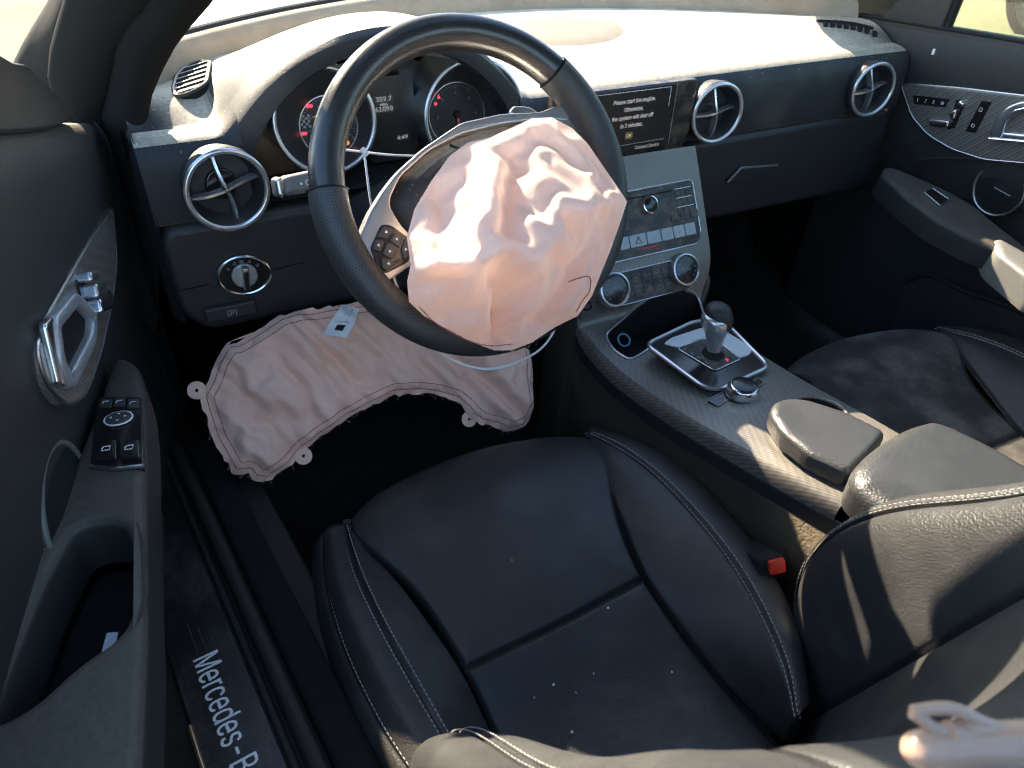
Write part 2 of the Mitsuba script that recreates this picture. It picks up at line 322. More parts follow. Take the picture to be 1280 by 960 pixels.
add('car_shell__door_sill__lettering', serif(STX.sub(a=(-0.047,-0.0058)[0], b=-0.014), 'Mercedes-Benz', 0.027), 'm_mark', smooth=False, label='silver maker lettering on the sill plate')
# windscreen pillars
def pillar(pl_, pr_, bulge, back, name, mat, mid=(0.15, 0.5, 0.85)):
    L, R = spl(pl_, 26), spl(pr_, 26); rows = []
    to = CAM - (L + R) / 2; to /= np.linalg.norm(to, axis=1, keepdims=True)
    o = A((0, 1, -0.12)) * back
    for l, r, t in zip(L, R, to):
        q = [l + o, l]
        for k in mid: q.append(l * (1 - k) + r * k - A(o) / max(back, 1e-6) * bulge * 4 * k * (1 - k))
        rows.append(spl(q + [r, r + o], 30))
    return add(name, grid(A(rows), cv=True), mat, smooth=True)
pillar([(-0.7855,0.115,0.669),(-0.7383,0.11,0.7961),(-0.7307,0.09,0.8682),(-0.7071,0.075,0.9169),(-0.6853,0.05,0.9645),(-0.6499,0.03,0.999)][:6] + [(-0.64, -0.10, 1.09), (-0.60, -0.30, 1.21)],
       [(-0.7448,0.07,0.5636),(-0.6953,0.06,0.79),(-0.6792,0.06,0.8798),(-0.653,0.05,0.9265),(-0.6221,0.03,0.9679),(-0.584,0,1.0078)][:6] + [(-0.56, -0.12, 1.09), (-0.52, -0.31, 1.21)], 0.012, 0.03, 'car_shell__windscreen_pillar', 'm_pillar_black')
M['m_pillar_black'] = pr((0.014, 0.0125, 0.011), 0.9, spec=0.12, bump=grain, bs=0.0002)
pillar([(-0.8233,0.15,0.6613),(-0.768,0.14,0.8285),(-0.7781,0.13,0.8926),(-0.7637,0.12,0.9445),(-0.7312,0.1,1.0018)] + [(-0.69, -0.08, 1.12), (-0.65, -0.30, 1.22)],
       [(-0.7839,0.12,0.6664),(-0.7394,0.115,0.7947),(-0.7317,0.095,0.867),(-0.708,0.08,0.9159),(-0.686,0.055,0.9637),(-0.6505,0.035,0.9983)] + [(-0.645, -0.10, 1.095), (-0.605, -0.30, 1.212)], 0.02, 0.04, 'car_shell__door_seal', 'm_pillar_black')
pillar([(-0.8353,0.24,0.883),(-0.8138,0.23,0.9133),(-0.775,0.21,0.9619),(-0.745,0.19,0.9976)] + [(-0.74, 0.0, 1.14)], [(-0.7897,0.17,0.8541),(-0.7679,0.165,0.9128),(-0.7632,0.16,0.9398),(-0.7291,0.14,1.0006)] + [(-0.70, -0.03, 1.14)], 0.006, 0.05, 'car_shell__outer_pillar', 'm_dust_body', (0.2, 0.5, 0.6, 0.85))
M['m_dust_body'] = pr(dusty((0.016, 0.013, 0.011), (0.05, 0.04, 0.03), -0.5, 1.0, 0.5, 40), 0.8, spec=0.15)
pillar([(0.4891,0.22,1.0065),(0.6847,0.24,0.9091),(0.8267,0.24,0.8475),(0.9106,0.22,0.8051)][::-1] + [(0.64, -0.10, 1.12), (0.60, -0.30, 1.21)], [(0.8121,0.1,1.0085),(0.825,0.12,0.9211),(0.8373,0.13,0.8739),(0.825,0.12,0.8235)][::-1] + [(0.70, -0.10, 1.12), (0.66, -0.30, 1.22)], 0.012, 0.03, 'car_shell__windscreen_pillar', 'm_pillar_grey')
M['m_pillar_grey'] = pr(dusty((0.05, 0.05, 0.05), (0.45, 0.40, 0.33), 0.3, 1.0, 0.3), 0.6, bump=grain, bs=0.0002)
add('car_shell__windscreen_header', tube(spl([(-0.60, -0.30, 1.215), (-0.3, -0.27, 1.235), (0, -0.26, 1.24), (0.3, -0.27, 1.235), (0.60, -0.30, 1.215)], 24), 0.028, 12, sx=0.7), 'm_headliner')
def ybase(x): return 0.49 - 0.80 * x * x
def wscreen(nx=30, ny=16):
    P = np.zeros((ny, nx, 3))
    for j, t in enumerate(np.linspace(0, 1, ny)):
        for i, s in enumerate(np.linspace(-1, 1, nx)):
            xb, xt = 0.68 * s, 0.58 * s
            b = A([xb, ybase(xb) + 0.055, 0.932]); q = A([xt, -0.27 - 0.03 * s * s, 1.235 - 0.02 * s * s]); P[j, i] = b * (1 - t) + q * t + A([0, 0.3, 0.8]) * 0.03 * 4 * t * (1 - t)
    return P
add('car_shell__windscreen', grid(wscreen()), 'm_clear', smooth=True)
add('car_shell__screen_seal', tube([(x, ybase(x) + 0.052, 0.931) for x in np.linspace(-0.68, 0.68, 40)], 0.006, 8), 'm_rubber')
RF = np.zeros((14, 20, 3))
for j, t in enumerate(np.linspace(0, 1, 14)):
    for i, s in enumerate(np.linspace(-1, 1, 20)): RF[j, i] = (0.60 * s, -0.29 - 0.62 * t, 1.235 - 0.02 * s * s + 0.02 * math.sin(math.pi * t * 0.7))
add('car_shell__roof_panel', [grid(RF), grid(RF + A([0, 0, 0.03]))], 'm_headliner')
BN = np.zeros((14, 24, 3))
for j, t in enumerate(np.linspace(0, 1, 14)):
    for i, s in enumerate(np.linspace(-1, 1, 24)): BN[j, i] = (0.72 * s, ybase(0.72 * s) + 0.08 + 1.15 * t, 0.912 - 0.03 * s * s - 0.16 * t * t + 0.012 * math.exp(-((abs(s) - 0.62) / 0.08) ** 2))
add('car_shell__bonnet', grid(BN), 'm_body', smooth=True)

# ---------------------------------------------------------------- dashboard
dash = thing('dashboard', 'black dashboard with dust covered sunlit top and arched instrument hood', 'dashboard')
GX, GW = -0.372, 0.208                       # instrument opening
GR = 0.190
def half_w(x): return GW if x < GX else GR
def zin(x): return 0.765 + 0.173 * math.sqrt(max(0, 1 - ((x - GX) / half_w(x)) ** 2))
def zed(x):
    g_ = half_w(x) + (0.040 if x < GX else 0.030); e = 0.765 + 0.205 * math.sqrt(max(0, 1 - ((x - GX) / g_) ** 2)) if abs(x - GX) < g_ else 0.765
    b = 0.861 + 0.003 * math.sin(x * 3); k = 0.012
    return b + k * math.log1p(math.exp(min(40, (e - b) / k)))
def topz(x, y):
    yb = ybase(x); t = np.clip((y - 0.05) / (yb - 0.05), 0, 1)
    base = 0.862 + 0.030 * math.sin(min(1, t * 1.2) * math.pi / 2); f = np.clip(1 - (y - 0.05) / 0.26, 0, 1); f = f * f * (3 - 2 * f)
    return base + (zed(x) - 0.861) * f
def dash_col(x, op):
    yb = ybase(x); c = []
    c += [(x, yb + 0.004, topz(x, yb - 0.008))]
    for t in np.linspace(0, 1, 22): y = (yb - 0.008) * (1 - t) + 0.05 * t; c.append((x, y, topz(x, y)))
    z = zed(x)
    if op: zi = zin(x); c += [(x, 0.030, z - 0.001), (x, 0.014, z - 0.005), (x, 0.006, z - 0.011), (x, 0.004, 0.5 * z + 0.5 * zi - 0.003), (x, 0.006, zi + 0.004), (x, 0.014, zi), (x, 0.05, zi - 0.003), (x, 0.13, zi - 0.02)]
    else: c += [(x, 0.030, z - 0.001), (x, 0.014, z - 0.007), (x, 0.005, z - 0.018), (x, 0.001, z - 0.032), (x, 0.0, z - 0.06), (x, 0.0, 0.775), (x, 0.002, 0.755), (x, 0.02, 0.747)]
    return c
xs = [(x, 0) for x in np.linspace(-0.705, GX - GW - 0.0005, 26)] + [(GX - (GW if math.cos(t) > 0 else GR) * math.cos(t), 1) for t in np.linspace(0.02, math.pi - 0.02, 90)] + [(x, 0) for x in np.linspace(GX + GR + 0.0005, 0.662, 80)]
add('dashboard__upper_pad', grid([dash_col(x, o) for x, o in xs]), 'm_leather_dash', label='upper pad dusted beige on top and black on its rear face')
add('dashboard__demister_ledge', grid([[(x, ybase(x) + a, z) for a, z in ((0.075, 0.930), (0.030, 0.931), (0.018, 0.928), (0.009, 0.918), (0.002, 0.895), (0.0, 0.880))] for x in np.linspace(-0.705, 0.66, 90)]), 'm_dust', label='raised dusty ledge along the foot of the windscreen')
add('dashboard__end_cap', grid(surf([[(-0.705, 0.30, 0.87), (-0.705, 0.10, 0.865), (-0.703, 0.02, 0.855), (-0.702, 0.0, 0.76), (-0.701, 0.0, 0.61)], [(-0.715, 0.30, 0.86), (-0.715, 0.10, 0.85), (-0.715, 0.04, 0.83), (-0.715, 0.03, 0.76), (-0.715, 0.03, 0.61)]], 30, 4)), 'm_plastic')
add('dashboard__end_cap', grid(surf([[(0.655, 0.012, z) for z in (0.60, 0.72, 0.85)], [(0.672, 0.016, z) for z in (0.60, 0.72, 0.852)], [(0.70, 0.03, z) for z in (0.60, 0.72, 0.85)]], 10, 8)), 'm_plastic')
add('dashboard__end_cap_top', grid(surf([[(0.655, 0.012, 0.85), (0.672, 0.016, 0.852), (0.70, 0.03, 0.85)], [(0.655, 0.08, 0.872), (0.672, 0.08, 0.87), (0.70, 0.08, 0.868)], [(0.64, 0.17, 0.90), (0.672, 0.17, 0.895), (0.70, 0.17, 0.89)]], 10, 8)), 'm_leather_dash')
def face(name, outline, fr, thick, bev, mat='m_plastic', label=None, holes=()): return add(name, slab(fr, outline, 0, thick, bev, holes, bottom=True), mat, label=label)
LOW = Fr((0, 0.03, 0), (1, 0, 0), (0, 0, 1))
face('dashboard__knee_panel', rnd([(-0.706, 0.752), (-0.706, 0.625), (-0.675, 0.592), (-0.45, 0.588), (-0.17, 0.575), (-0.143, 0.60), (-0.143, 0.752)], 0.03), LOW, 0.032, 0.012, label='lower panel under the left air vent')
face('dashboard__glovebox_lid', rnd([(0.150, 0.752), (0.150, 0.596), (0.64, 0.592), (0.652, 0.64), (0.652, 0.752)], 0.02), LOW, 0.031, 0.012, label='plain black glovebox lid')
add('dashboard__underside', grid(surf([[(-0.70, 0.03, 0.60), (-0.45, 0.03, 0.595), (0.0, 0.03, 0.60), (0.65, 0.03, 0.60)], [(-0.70, 0.2, 0.62), (-0.45, 0.2, 0.615), (0, 0.2, 0.62), (0.65, 0.2, 0.62)], [(-0.70, 0.42, 0.60), (-0.45, 0.42, 0.6), (0, 0.42, 0.6), (0.65, 0.42, 0.6)]], 16, 8)), 'm_black')
# glovebox handle
GH = Fr((0, -0.002, 0), (1, 0, 0), (0, 0, 1))
add('dashboard__glovebox_handle', slab(GH, rnd([(0.2441,0.6702),(0.2705,0.6932),(0.3606,0.6847),(0.3565,0.6715),(0.3297,0.6678),(0.2822,0.6628)], 0.004), 0, 0.008, 0.003, bottom=True), 'm_plastic')
add('dashboard__glovebox_handle__rim', tube(GH.pts([(a, b, 0.008) for a, b in [(0.2441,0.6702),(0.2705,0.6932),(0.3606,0.6847)]]), 0.0018, 6), 'm_satin')
# light switch and parking brake release
LS = Fr((-0.6135,-0.004,0.67), (1, 0, -0.12), (0, 0.05, 1))
e = circ(0.0345, 44, ry=0.0275)
add('dashboard__light_switch', slab(LS, e, -0.004, 0.003, 0.001), 'm_gloss')
add('dashboard__light_switch__rim', bead(LS, e, 0.0022, 0.003), 'm_chrome')
add('dashboard__light_switch__knob', slab(LS, circ(0.0175, 32), 0.002, 0.007, 0.002), 'm_silver_paint')
add('dashboard__light_switch__grip', box(LS, -0.0042, 0.0042, -0.016, 0.016, 0.006, 0.020, 0.002), 'm_satin')
add('dashboard__light_switch__grip_pad', box(LS, -0.0028, 0.0028, -0.0145, 0.011, 0.0195, 0.021, 0.0005), 'm_black')
for k, t in enumerate((150, 120, 95, 70, 40)):
    add('dashboard__light_switch__symbol', ring(LS.sub(0.0235 * math.cos(math.radians(t)), 0.0205 * math.sin(math.radians(t)), 0.0032), 0.0018, 0.0004, 10, 4), 'm_mark_dim')
PB = Fr((-0.6408,-0.006,0.6206), (1, 0, -0.02), (0, 0.03, 1))
add('dashboard__parking_brake_handle', box(PB, -0.036, 0.034, -0.0105, 0.0105, 0, 0.007, 0.003), 'm_plastic')
add('dashboard__parking_brake_handle__symbol', [text(PB, '(P)', 0.008, c=0.0072)], 'm_mark_dim', smooth=False)
for q in ([(-0.70, -0.0035, 0.664), (-0.66, -0.0035, 0.665)], [(-0.575, -0.0035, 0.668), (-0.53, -0.0035, 0.67)]): add('dashboard__trim_line', tube(q, 0.001, 5), 'm_black')
# air vents
def vent(c, R, yaw, rot, mat_cup='m_gloss', label=None):
    k = key_of('dashboard__air_vent'); f = Fr(c, (math.cos(yaw), math.sin(yaw), 0), (0, 0, 1))
    scene[k] = mikit.ply(lathe(f, [(R * 0.96, -0.03), (R * 1.08, 0.004), (R * 1.08, 0.010), (R * 1.02, 0.016), (R * 0.97, 0.016), (R * 0.90, 0.006), (R * 0.80, -0.008), (R * 0.76, -0.022), (0.0, -0.024)]), 'm_plastic', smooth=35)
    if label: labels[k] = {'label': label}
    add(k + '__ring', ring(f.sub(c=0.0145), R * 1.0, R * 0.075, 56, 10, flat=0.8), 'm_vent_chrome')
    M.setdefault('m_vent_chrome', pr((0.72, 0.72, 0.73), 0.24, metal=0.85))
    add(k + '__core', slab(f, circ(R * 0.42, 32), -0.022, -0.012, 0.003), 'm_gloss')
    for q in range(4):
        t = math.radians(rot + 90 * q); d = A([math.cos(t), math.sin(t)]); n = A([-d[1], d[0]]); pts = []
        for s in np.linspace(0.03, 0.88, 8): pts.append((d * R * s + n * R * 0.05 * math.sin(s * 3), 0.013 - 0.014 * s ** 1.5))
        P = A([[f.pt(*(p + n * w), c_ + h) for w, h in ((-R * 0.045, -0.012), (-R * 0.034, 0), (R * 0.034, 0), (R * 0.045, -0.012))] for i, (p, c_) in enumerate(pts)])
        add(k + '__blade', grid(P), 'm_vent_chrome')
    add(k + '__hub', lathe(f, [(R * 0.11, 0.0), (R * 0.10, 0.010), (R * 0.05, 0.014), (0, 0.0145)], 16), 'm_chrome')
vent((-0.6145,-0.014,0.7983), 0.0495, 0.10, 8, label='round air vent at the left end of the dashboard')
vent((0.1774,-0.012,0.804), 0.0465, -0.10, 5, label='round air vent beside the display')
vent((0.5531,-0.008,0.8038), 0.046, -0.12, 10, label='round air vent at the passenger end')
# corner demister grille on the pad top, right slotted grille, speaker mesh
def on_top(x, y, c=0.0): return (x, y, topz(x, y) + c)
CG = [(-0.6365,0.1131,0.874),(-0.6218,0.1972,0.874),(-0.6028,0.2339,0.874),(-0.5825,0.2356,0.874),(-0.5721,0.2156,0.874),(-0.5928,0.094,0.874),(-0.6154,0.0708,0.874),(-0.6349,0.0713,0.874)]
g0 = A(CG).mean(0); CGF = Fr((g0[0], g0[1], topz(g0[0], g0[1]) + 0.005), (1, 0, (topz(g0[0] + 0.03, g0[1]) - topz(g0[0] - 0.03, g0[1])) / 0.06), (0, 1, (topz(g0[0], g0[1] + 0.03) - topz(g0[0], g0[1] - 0.03)) / 0.06))
cg = [((p - CGF.o) @ CGF.r, ((p - CGF.o) @ CGF.u) * 0.6 - 0.004) for p in A(CG)]
add('dashboard__corner_grille', slab(CGF, rnd(cg, 0.015), -0.012, 0.001), 'm_black')
add('dashboard__corner_grille__frame', bead(CGF, rnd(cg, 0.015), 0.003, 0.001), 'm_leather_dash')
ca = A(cg); xa0, xa1, ya0, ya1 = ca[:, 0].min(), ca[:, 0].max(), ca[:, 1].min(), ca[:, 1].max()
gp = Polygon(rnd(cg, 0.015))
from shapely.geometry import LineString
for k in range(6):
    y = ya0 + (ya1 - ya0) * (k + 0.6) / 6.2; ls = gp.intersection(LineString([(xa0 - 1, y), (xa1 + 1, y)]))
    x0, x1 = ls.bounds[0] + 0.002, ls.bounds[2] - 0.002
    add('dashboard__corner_grille__slat', box(CGF, x0, x1, y - 0.0022, y + 0.0022, 0.0, 0.003, 0.001), 'm_leather_dash')
RG = [(0.555, 0.145), (0.60, 0.115), (0.636, 0.075)]
for k in range(9):
    t = k / 8; p = spl(RG, 50)[int(t * 49)]
    f = Fr(on_top(p[0], p[1], 0.002), (1, -0.9, 0), (0.9, 1, 0))
    add('dashboard__side_grille__slat' if k else 'dashboard__side_grille', box(f, -0.0045, 0.0035, -0.012, 0.012, -0.004, 0.003, 0.001) if k else tube([on_top(q[0] + 0.006, q[1] + 0.012, 0.002) for q in spl(RG, 14)], 0.003, 6), 'm_black')
SP = [(0.055 + 0.125 * math.cos(t), 0.300 + 0.105 * math.sin(t)) for t in np.linspace(0, 2 * math.pi, 48, endpoint=False)]
MS = []
for r in np.linspace(0, 1, 10): MS.append([on_top(0.055 + (x - 0.055) * r, 0.300 + (y - 0.300) * r, 0.0035 * (1 - r ** 6) + 0.0005) for x, y in SP])
add('dashboard__speaker_mesh', grid(A(MS), cv=True), 'm_mesh')
def meshpat(p, n, uv):
    u, v = p.x * 420, p.y * 420; fx, fy = u - dr.floor(u) - 0.5, v - dr.floor(v) - 0.5
    k = smoothstep(0.36, 0.26, dr.sqrt(fx * fx + fy * fy)); return mix((0.25, 0.21, 0.155), (0.06, 0.05, 0.04), k)
M['m_mesh'] = pr(proc(meshpat), 0.7)

# ---------------------------------------------------------------- instrument cluster
thing('instrument_cluster', 'instrument cluster with two chrome ringed gauges and lit red and amber warning lamps', 'gauges')
CL = Fr((GX, 0.085, 0.85), (1, 0, 0), (0, 0.10, 1))
add('instrument_cluster__back_panel', slab(CL, [((0.180 if math.cos(t) > 0 else 0.196) * math.cos(t), -0.085 + 0.148 * math.sin(t)) for t in np.linspace(0, math.pi, 40)], -0.01, 0.0), 'm_gloss')
add('instrument_cluster__cowl', grid(surf([[(GX - 0.207, 0.005, 0.762), (GX, -0.004, 0.765), (GX + 0.207, 0.005, 0.762)], [(GX - 0.207, 0.06, 0.768), (GX, 0.05, 0.775), (GX + 0.207, 0.06, 0.768)], [(GX - 0.207, 0.12, 0.775), (GX, 0.12, 0.78), (GX + 0.207, 0.12, 0.775)]], 16, 10)), 'm_black')
def gauge(name, cf, cb, Rf, Rb, nums, label):
    k = 'instrument_cluster__' + name; f = Fr(cf, (1, 0, 0), (0, 0.12, 1)); b = Fr(cb, (1, 0, 0), (0, 0.12, 1)); a = np.arange(56) * 2 * np.pi / 56
    rows = []
    for t, sh in ((0, 1.0), (0.08, 0.99), (0.5, 0.99), (1.0, 1.0)):
        R = (Rf * (1 - t) + Rb * t) * sh; c = A(cf) * (1 - t) + A(cb) * t; rows.append([c + f.r * R * math.cos(q) + f.u * R * math.sin(q) for q in a])
    add(k, grid(A(rows), cv=True), 'm_gauge_tube', smooth=True, label=label)
    rows2 = [[p + (p - A(cf)) * 0.05 for p in rows[0]], [p + (p - A(cf)) * 0.05 + A([0, 0.08, 0]) for p in rows[0]]]
    add(k + '__housing', grid(A(rows2), cv=True), 'm_satin', smooth=True)
    add(k + '__ring', ring(f, Rf * 1.01, 0.0038, 64, 10), 'm_satin')
    add(k + '__dial_face', slab(b, circ(Rb, 56), -0.004, 0.0), 'm_dial')
    add(k + '__dial_ring', ring(b, Rb, 0.0014, 56, 6), 'm_satin')
    tk = []
    for q in range(41):
        t = math.radians(225 - 270 * q / 40); d = A([math.cos(t), math.sin(t)]); r0 = Rb * (0.86 if q % 5 else 0.80)
        tk.append(bar(b.pt(*(d * r0), 0.0004), b.pt(*(d * Rb * 0.93), 0.0004), 0.0006, 0.0003, up=b.n))
    add(k + '__scale_mark', tk, 'm_mark_dim', smooth=False)
    for q, s in enumerate(nums):
        t = math.radians(225 - 270 * q / (len(nums) - 1)); add(k + '__numeral', text(b, s, Rb * 0.10, math.cos(t) * Rb * 0.68, math.sin(t) * Rb * 0.68, 0.0004), 'm_mark_dim', smooth=False)
    return k, b
M['m_gauge_tube'] = pr((0.045, 0.042, 0.040), 0.3)
k, b = gauge('speedometer', (-0.4694,0.012,0.8562), (-0.4537,0.062,0.8346), 0.066, 0.041, ['20', '40', '60', '80', '100', '120', '140', '160'], 'left gauge with checkered patch and warning lamps')
def on_b(pts): return [((A(p) - b.o) @ b.r, (A(p) - b.o) @ b.u) for p in pts]
w = on_b([(-0.4765,0.062,0.8642),(-0.4724,0.062,0.8542),(-0.4859,0.062,0.845),(-0.4905,0.062,0.8292),(-0.4865,0.062,0.8188)])
glow(k + '__warning_lamp', box(b, w[0][0] - 0.005, w[0][0] + 0.005, w[0][1] - 0.0022, w[0][1] + 0.0022, 0.0003, 0.0012), 'm_e_red')
glow(k + '__warning_lamp', box(b, w[3][0] - 0.005, w[3][0] + 0.005, w[3][1] - 0.0022, w[3][1] + 0.0022, 0.0003, 0.0012), 'm_e_red')
glow(k + '__warning_lamp', ring(b.sub(w[1][0] + 0.010, w[1][1], 0.001), 0.0028, 0.0008, 14, 5), 'm_e_amber')
glow(k + '__warning_lamp', ring(b.sub(w[4][0] + 0.006, w[4][1], 0.001), 0.0028, 0.0008, 14, 5), 'm_e_amber')
glow(k + '__warning_lamp', box(b, w[1][0] + 0.0, w[1][0] + 0.004, w[1][1] - 0.005, w[1][1] - 0.0035, 0.0003, 0.0012, 0.0004), 'm_e_amber')
ck = [box(b, w[2][0] - 0.010 + 0.0036 * i, w[2][0] - 0.010 + 0.0036 * (i + 1), w[2][1] - 0.009 + 0.0036 * j, w[2][1] - 0.009 + 0.0036 * (j + 1), 0.0002, 0.0008, 0.0002) for i in range(5) for j in range(5) if (i + j) % 2 == 0]
add(k + '__checkered_patch', ck, 'm_mark_dim', smooth=False)
w2 = on_b([(-0.4314,0.062,0.8094)]); SD = b.sub(w2[0][0], w2[0][1], 0.0008)
add(k + '__fuel_dial', ring(SD, 0.0125, 0.0007, 32, 5), 'm_satin')
glow(k + '__warning_lamp', box(SD, -0.002, 0.003, -0.003, 0.003, 0.0, 0.001), 'm_e_amber')
k, b = gauge('tachometer', (-0.251,0.012,0.8375), (-0.2567,0.066,0.8278), 0.076, 0.0455, ['1', '2', '3', '4', '5', '6', '7'], 'dark right gauge with red needle')
w = on_b([(-0.2842,0.066,0.8562),(-0.2897,0.066,0.8465),(-0.2631,0.066,0.832),(-0.2586,0.066,0.8078),(-0.2882,0.066,0.8231),(-0.2239,0.066,0.7851)])
glow(k + '__warning_lamp', slab(b, rnd([(w[0][0] - 0.002, w[0][1] - 0.003), (w[0][0] + 0.003, w[0][1] - 0.003), (w[0][0], w[0][1] + 0.004)], 0.0005), 0.0003, 0.001), 'm_e_red')
glow(k + '__warning_lamp', slab(b, circ(0.0025, 14, *w[1]), 0.0003, 0.001), 'm_e_red')
glow(k + '__needle', slab(b, [(-0.0015, 0.004), (0.0015, 0.004), (0.0030, -0.030), (0.0005, -0.032)], 0.003, 0.004), 'm_e_dimred')
add(k + '__needle_hub', lathe(b, [(0.0055, 0.0), (0.0052, 0.004), (0.004, 0.005), (0, 0.005)], 20), 'm_gloss')
TD = Fr((GX, 0.055, 0.85), (1, 0, 0), (0, 0.12, 1))
def ondisp(u): return u
q = [(-0.0043,0.0082),(-0.003,0.0187),(0.0006,0.0098),(-0.0017,0.0015),(0.0211,-0.0398),(-0.0288,-0.0403),(0.0149,0.0191),(-0.0206,0.0184),(-0.0235,-0.0026),(0.012,-0.0043)]
add('instrument_cluster__trip_display', slab(TD, rrect(0.075, 0.115, 0.006, q[0][0] + 0.012, q[0][1] - 0.022), -0.004, 0.0), 'm_screen')
add('instrument_cluster__trip_display__odometer_panel', slab(TD, rnd([q[7], q[6], q[9], q[8]], 0.002), 0.0, 0.0006), 'm_gauge_tube')
glow('instrument_cluster__trip_display__trip_reading', text(TD, '359.7', 0.0062, q[1][0] + 0.002, q[1][1] - 0.004, 0.0008), 'm_e_white')
glow('instrument_cluster__trip_display__unit', text(TD, 'miles', 0.0036, q[2][0] - 0.002, q[2][1] - 0.002, 0.0008), 'm_e_white')
glow('instrument_cluster__trip_display__odometer_reading', text(TD, '61090', 0.0062, *q[3], 0.0008), 'm_e_white')
glow('instrument_cluster__trip_display__clock_reading', text(TD, '4:49', 0.0056, *q[4], 0.0006), 'm_e_white')
glow('instrument_cluster__trip_display__temperature_unit', text(TD, '\u00b0F', 0.0056, *q[5], 0.0006), 'm_e_white')

# ---------------------------------------------------------------- display
thing('infotainment_display', 'dark display screen reading please start the engine beside the round vent', 'screen')
add('infotainment_display__housing', slab(SCREEN, rnd([(-0.14, 0.052), (-0.14, -0.062), (0.118, -0.062), (0.128, -0.03), (0.128, 0.052)], 0.006), -0.012, 0.002, 0.002), 'm_dirty_gloss')
add('infotainment_display__screen', slab(SCREEN, rnd([(-0.075, 0.05), (-0.075, -0.05), (0.083, -0.05), (0.083, 0.05)], 0.003), 0.002, 0.004, 0.001), 'm_screen')
bl = lambda a0, b0, a1, b1, w=0.0008: bar(SCREEN.pt(a0, b0, 0.0044), SCREEN.pt(a1, b1, 0.0044), w, 0.0006, up=SCREEN.n)
add('infotainment_display__border_line', [bl(-0.067, 0.046, 0.074, 0.046), bl(0.074, 0.046, 0.074, 0.016), bl(-0.067, 0.046, -0.067, 0.02)], 'm_mark', smooth=False)
add('infotainment_display__edge_strip', [bl(0.0855, 0.05, 0.0855, -0.045, 0.0012)], 'm_satin', smooth=False)
add('infotainment_display__lower_line', [bl(-0.05, -0.037, 0.075, -0.036, 0.0012)], 'm_mark_dim', smooth=False)
for i, s in enumerate(['Please start the engine.', 'Otherwise,', 'the system will shut off', 'in 3 minutes.']):
    glow('infotainment_display__message_line', text(SCREEN, s, 0.0064, 0.006, 0.032 - 0.0125 * i, 0.0046, sx=0.82), 'm_e_white')
glow('infotainment_display__ok_key', text(SCREEN, 'OK', 0.006, 0.003, -0.022, 0.0046), 'm_e_gold')
add('infotainment_display__ok_frame', bead(SCREEN, rrect(0.014, 0.010, 0.001, 0.003, -0.022), 0.0005, 0.0045, 4), 'm_mark_dim')
glow('infotainment_display__footer_text', text(SCREEN, 'Connect Device', 0.0056, 0.042, -0.0435, 0.0046, sx=0.82), 'm_e_grey')

# ---------------------------------------------------------------- centre console
con = thing('centre_console', 'patterned silver centre console running from the radio back between the seats', 'console')
LE = [(-0.137, -0.028, 0.756), (-0.138, -0.055, 0.706), (-0.138, -0.10, 0.628), (-0.137, -0.130, 0.572)] + [(-0.128,-0.1247,0.5333),(-0.125,-0.1837,0.5082),(-0.118,-0.2695,0.5017),(-0.112,-0.3835,0.5156),(-0.102,-0.4751,0.528),(-0.088,-0.5633,0.5383),(-0.076,-0.6201,0.5431)]
RE = [(0.137, -0.028, 0.756), (0.137, -0.055, 0.706), (0.133, -0.10, 0.628), (0.120, -0.133, 0.567)] + [(0.098,-0.1504,0.527),(0.093,-0.213,0.5174),(0.09,-0.2806,0.5162),(0.092,-0.3442,0.5173),(0.098,-0.4308,0.5208),(0.102,-0.5044,0.5271),(0.105,-0.5597,0.5302)]
def mid(l, r, h): c = (A(l) + A(r)) / 2; return tuple(c + A([0, 0, h]))
CR = []
for i, (l, r) in enumerate(zip(LE, RE)):
    l, r = A(l), A(r); hh = 0.002 if i < 4 else 0.006
    CR.append([l * (1 - t) + r * t + A([0, 0, hh]) * (4 * t * (1 - t)) ** 0.7 for t in (0, 0.08, 0.25, 0.5, 0.75, 0.92, 1)])
CT = surf(CR, 110, 230)
def cmap(pts): return A([((A(p) - CONS.o) @ CONS.r, (A(p) - CONS.o) @ CONS.u) for p in pts])
TRAY = rnd([(-0.1012,0.1255),(-0.0357,0.1458),(0.0473,0.1506),(0.0988,0.137),(0.0842,0.0994),(0.0436,0.0803),(-0.0214,0.076),(-0.0709,0.0593),(-0.0992,0.0556),(-0.1079,0.0896)], 0.012)
CUP = circ(0.036, 40, 0.046, -0.187)
from shapely import contains_xy
cc = (CT[:-1, :-1] + CT[1:, 1:]) / 2; fl = cmap(cc.reshape(-1, 3)); tp, cp = Polygon(TRAY).buffer(-0.001), Polygon(CUP).buffer(-0.001)
keep = ~(contains_xy(tp, fl[:, 0], fl[:, 1]) & (cc.reshape(-1, 3)[:, 2] < 0.60)) & ~contains_xy(cp, fl[:, 0], fl[:, 1])
g = grid(CT); nf = len(g.faces) // 2
def snap(g, gone, polys):
    v = np.array(g.vertices); f2 = np.r_[gone, gone]; on = np.zeros(len(v), bool); off_ = on.copy(); on[g.faces[~f2].ravel()] = True; off_[g.faces[f2].ravel()] = True
    from shapely import Point
    for i in np.nonzero(on & off_)[0]:
        ab = cmap(v[i:i + 1])[0]; P_ = min(polys, key=lambda q: q.exterior.distance(Point(*ab))); q = P_.exterior.interpolate(P_.exterior.project(Point(*ab))); d = CONS.pt(q.x, q.y) - CONS.pt(*ab); v[i] += d
    g.vertices = v
snap(g, ~keep, [tp, cp]); add('centre_console__trim_panel', tm(g.vertices, g.faces[np.r_[keep, keep]]), 'm_weave', smooth=True, label='grey diagonal weave trim with a sunlit rear end')
from scipy.interpolate import NearestNDInterpolator, LinearNDInterpolator
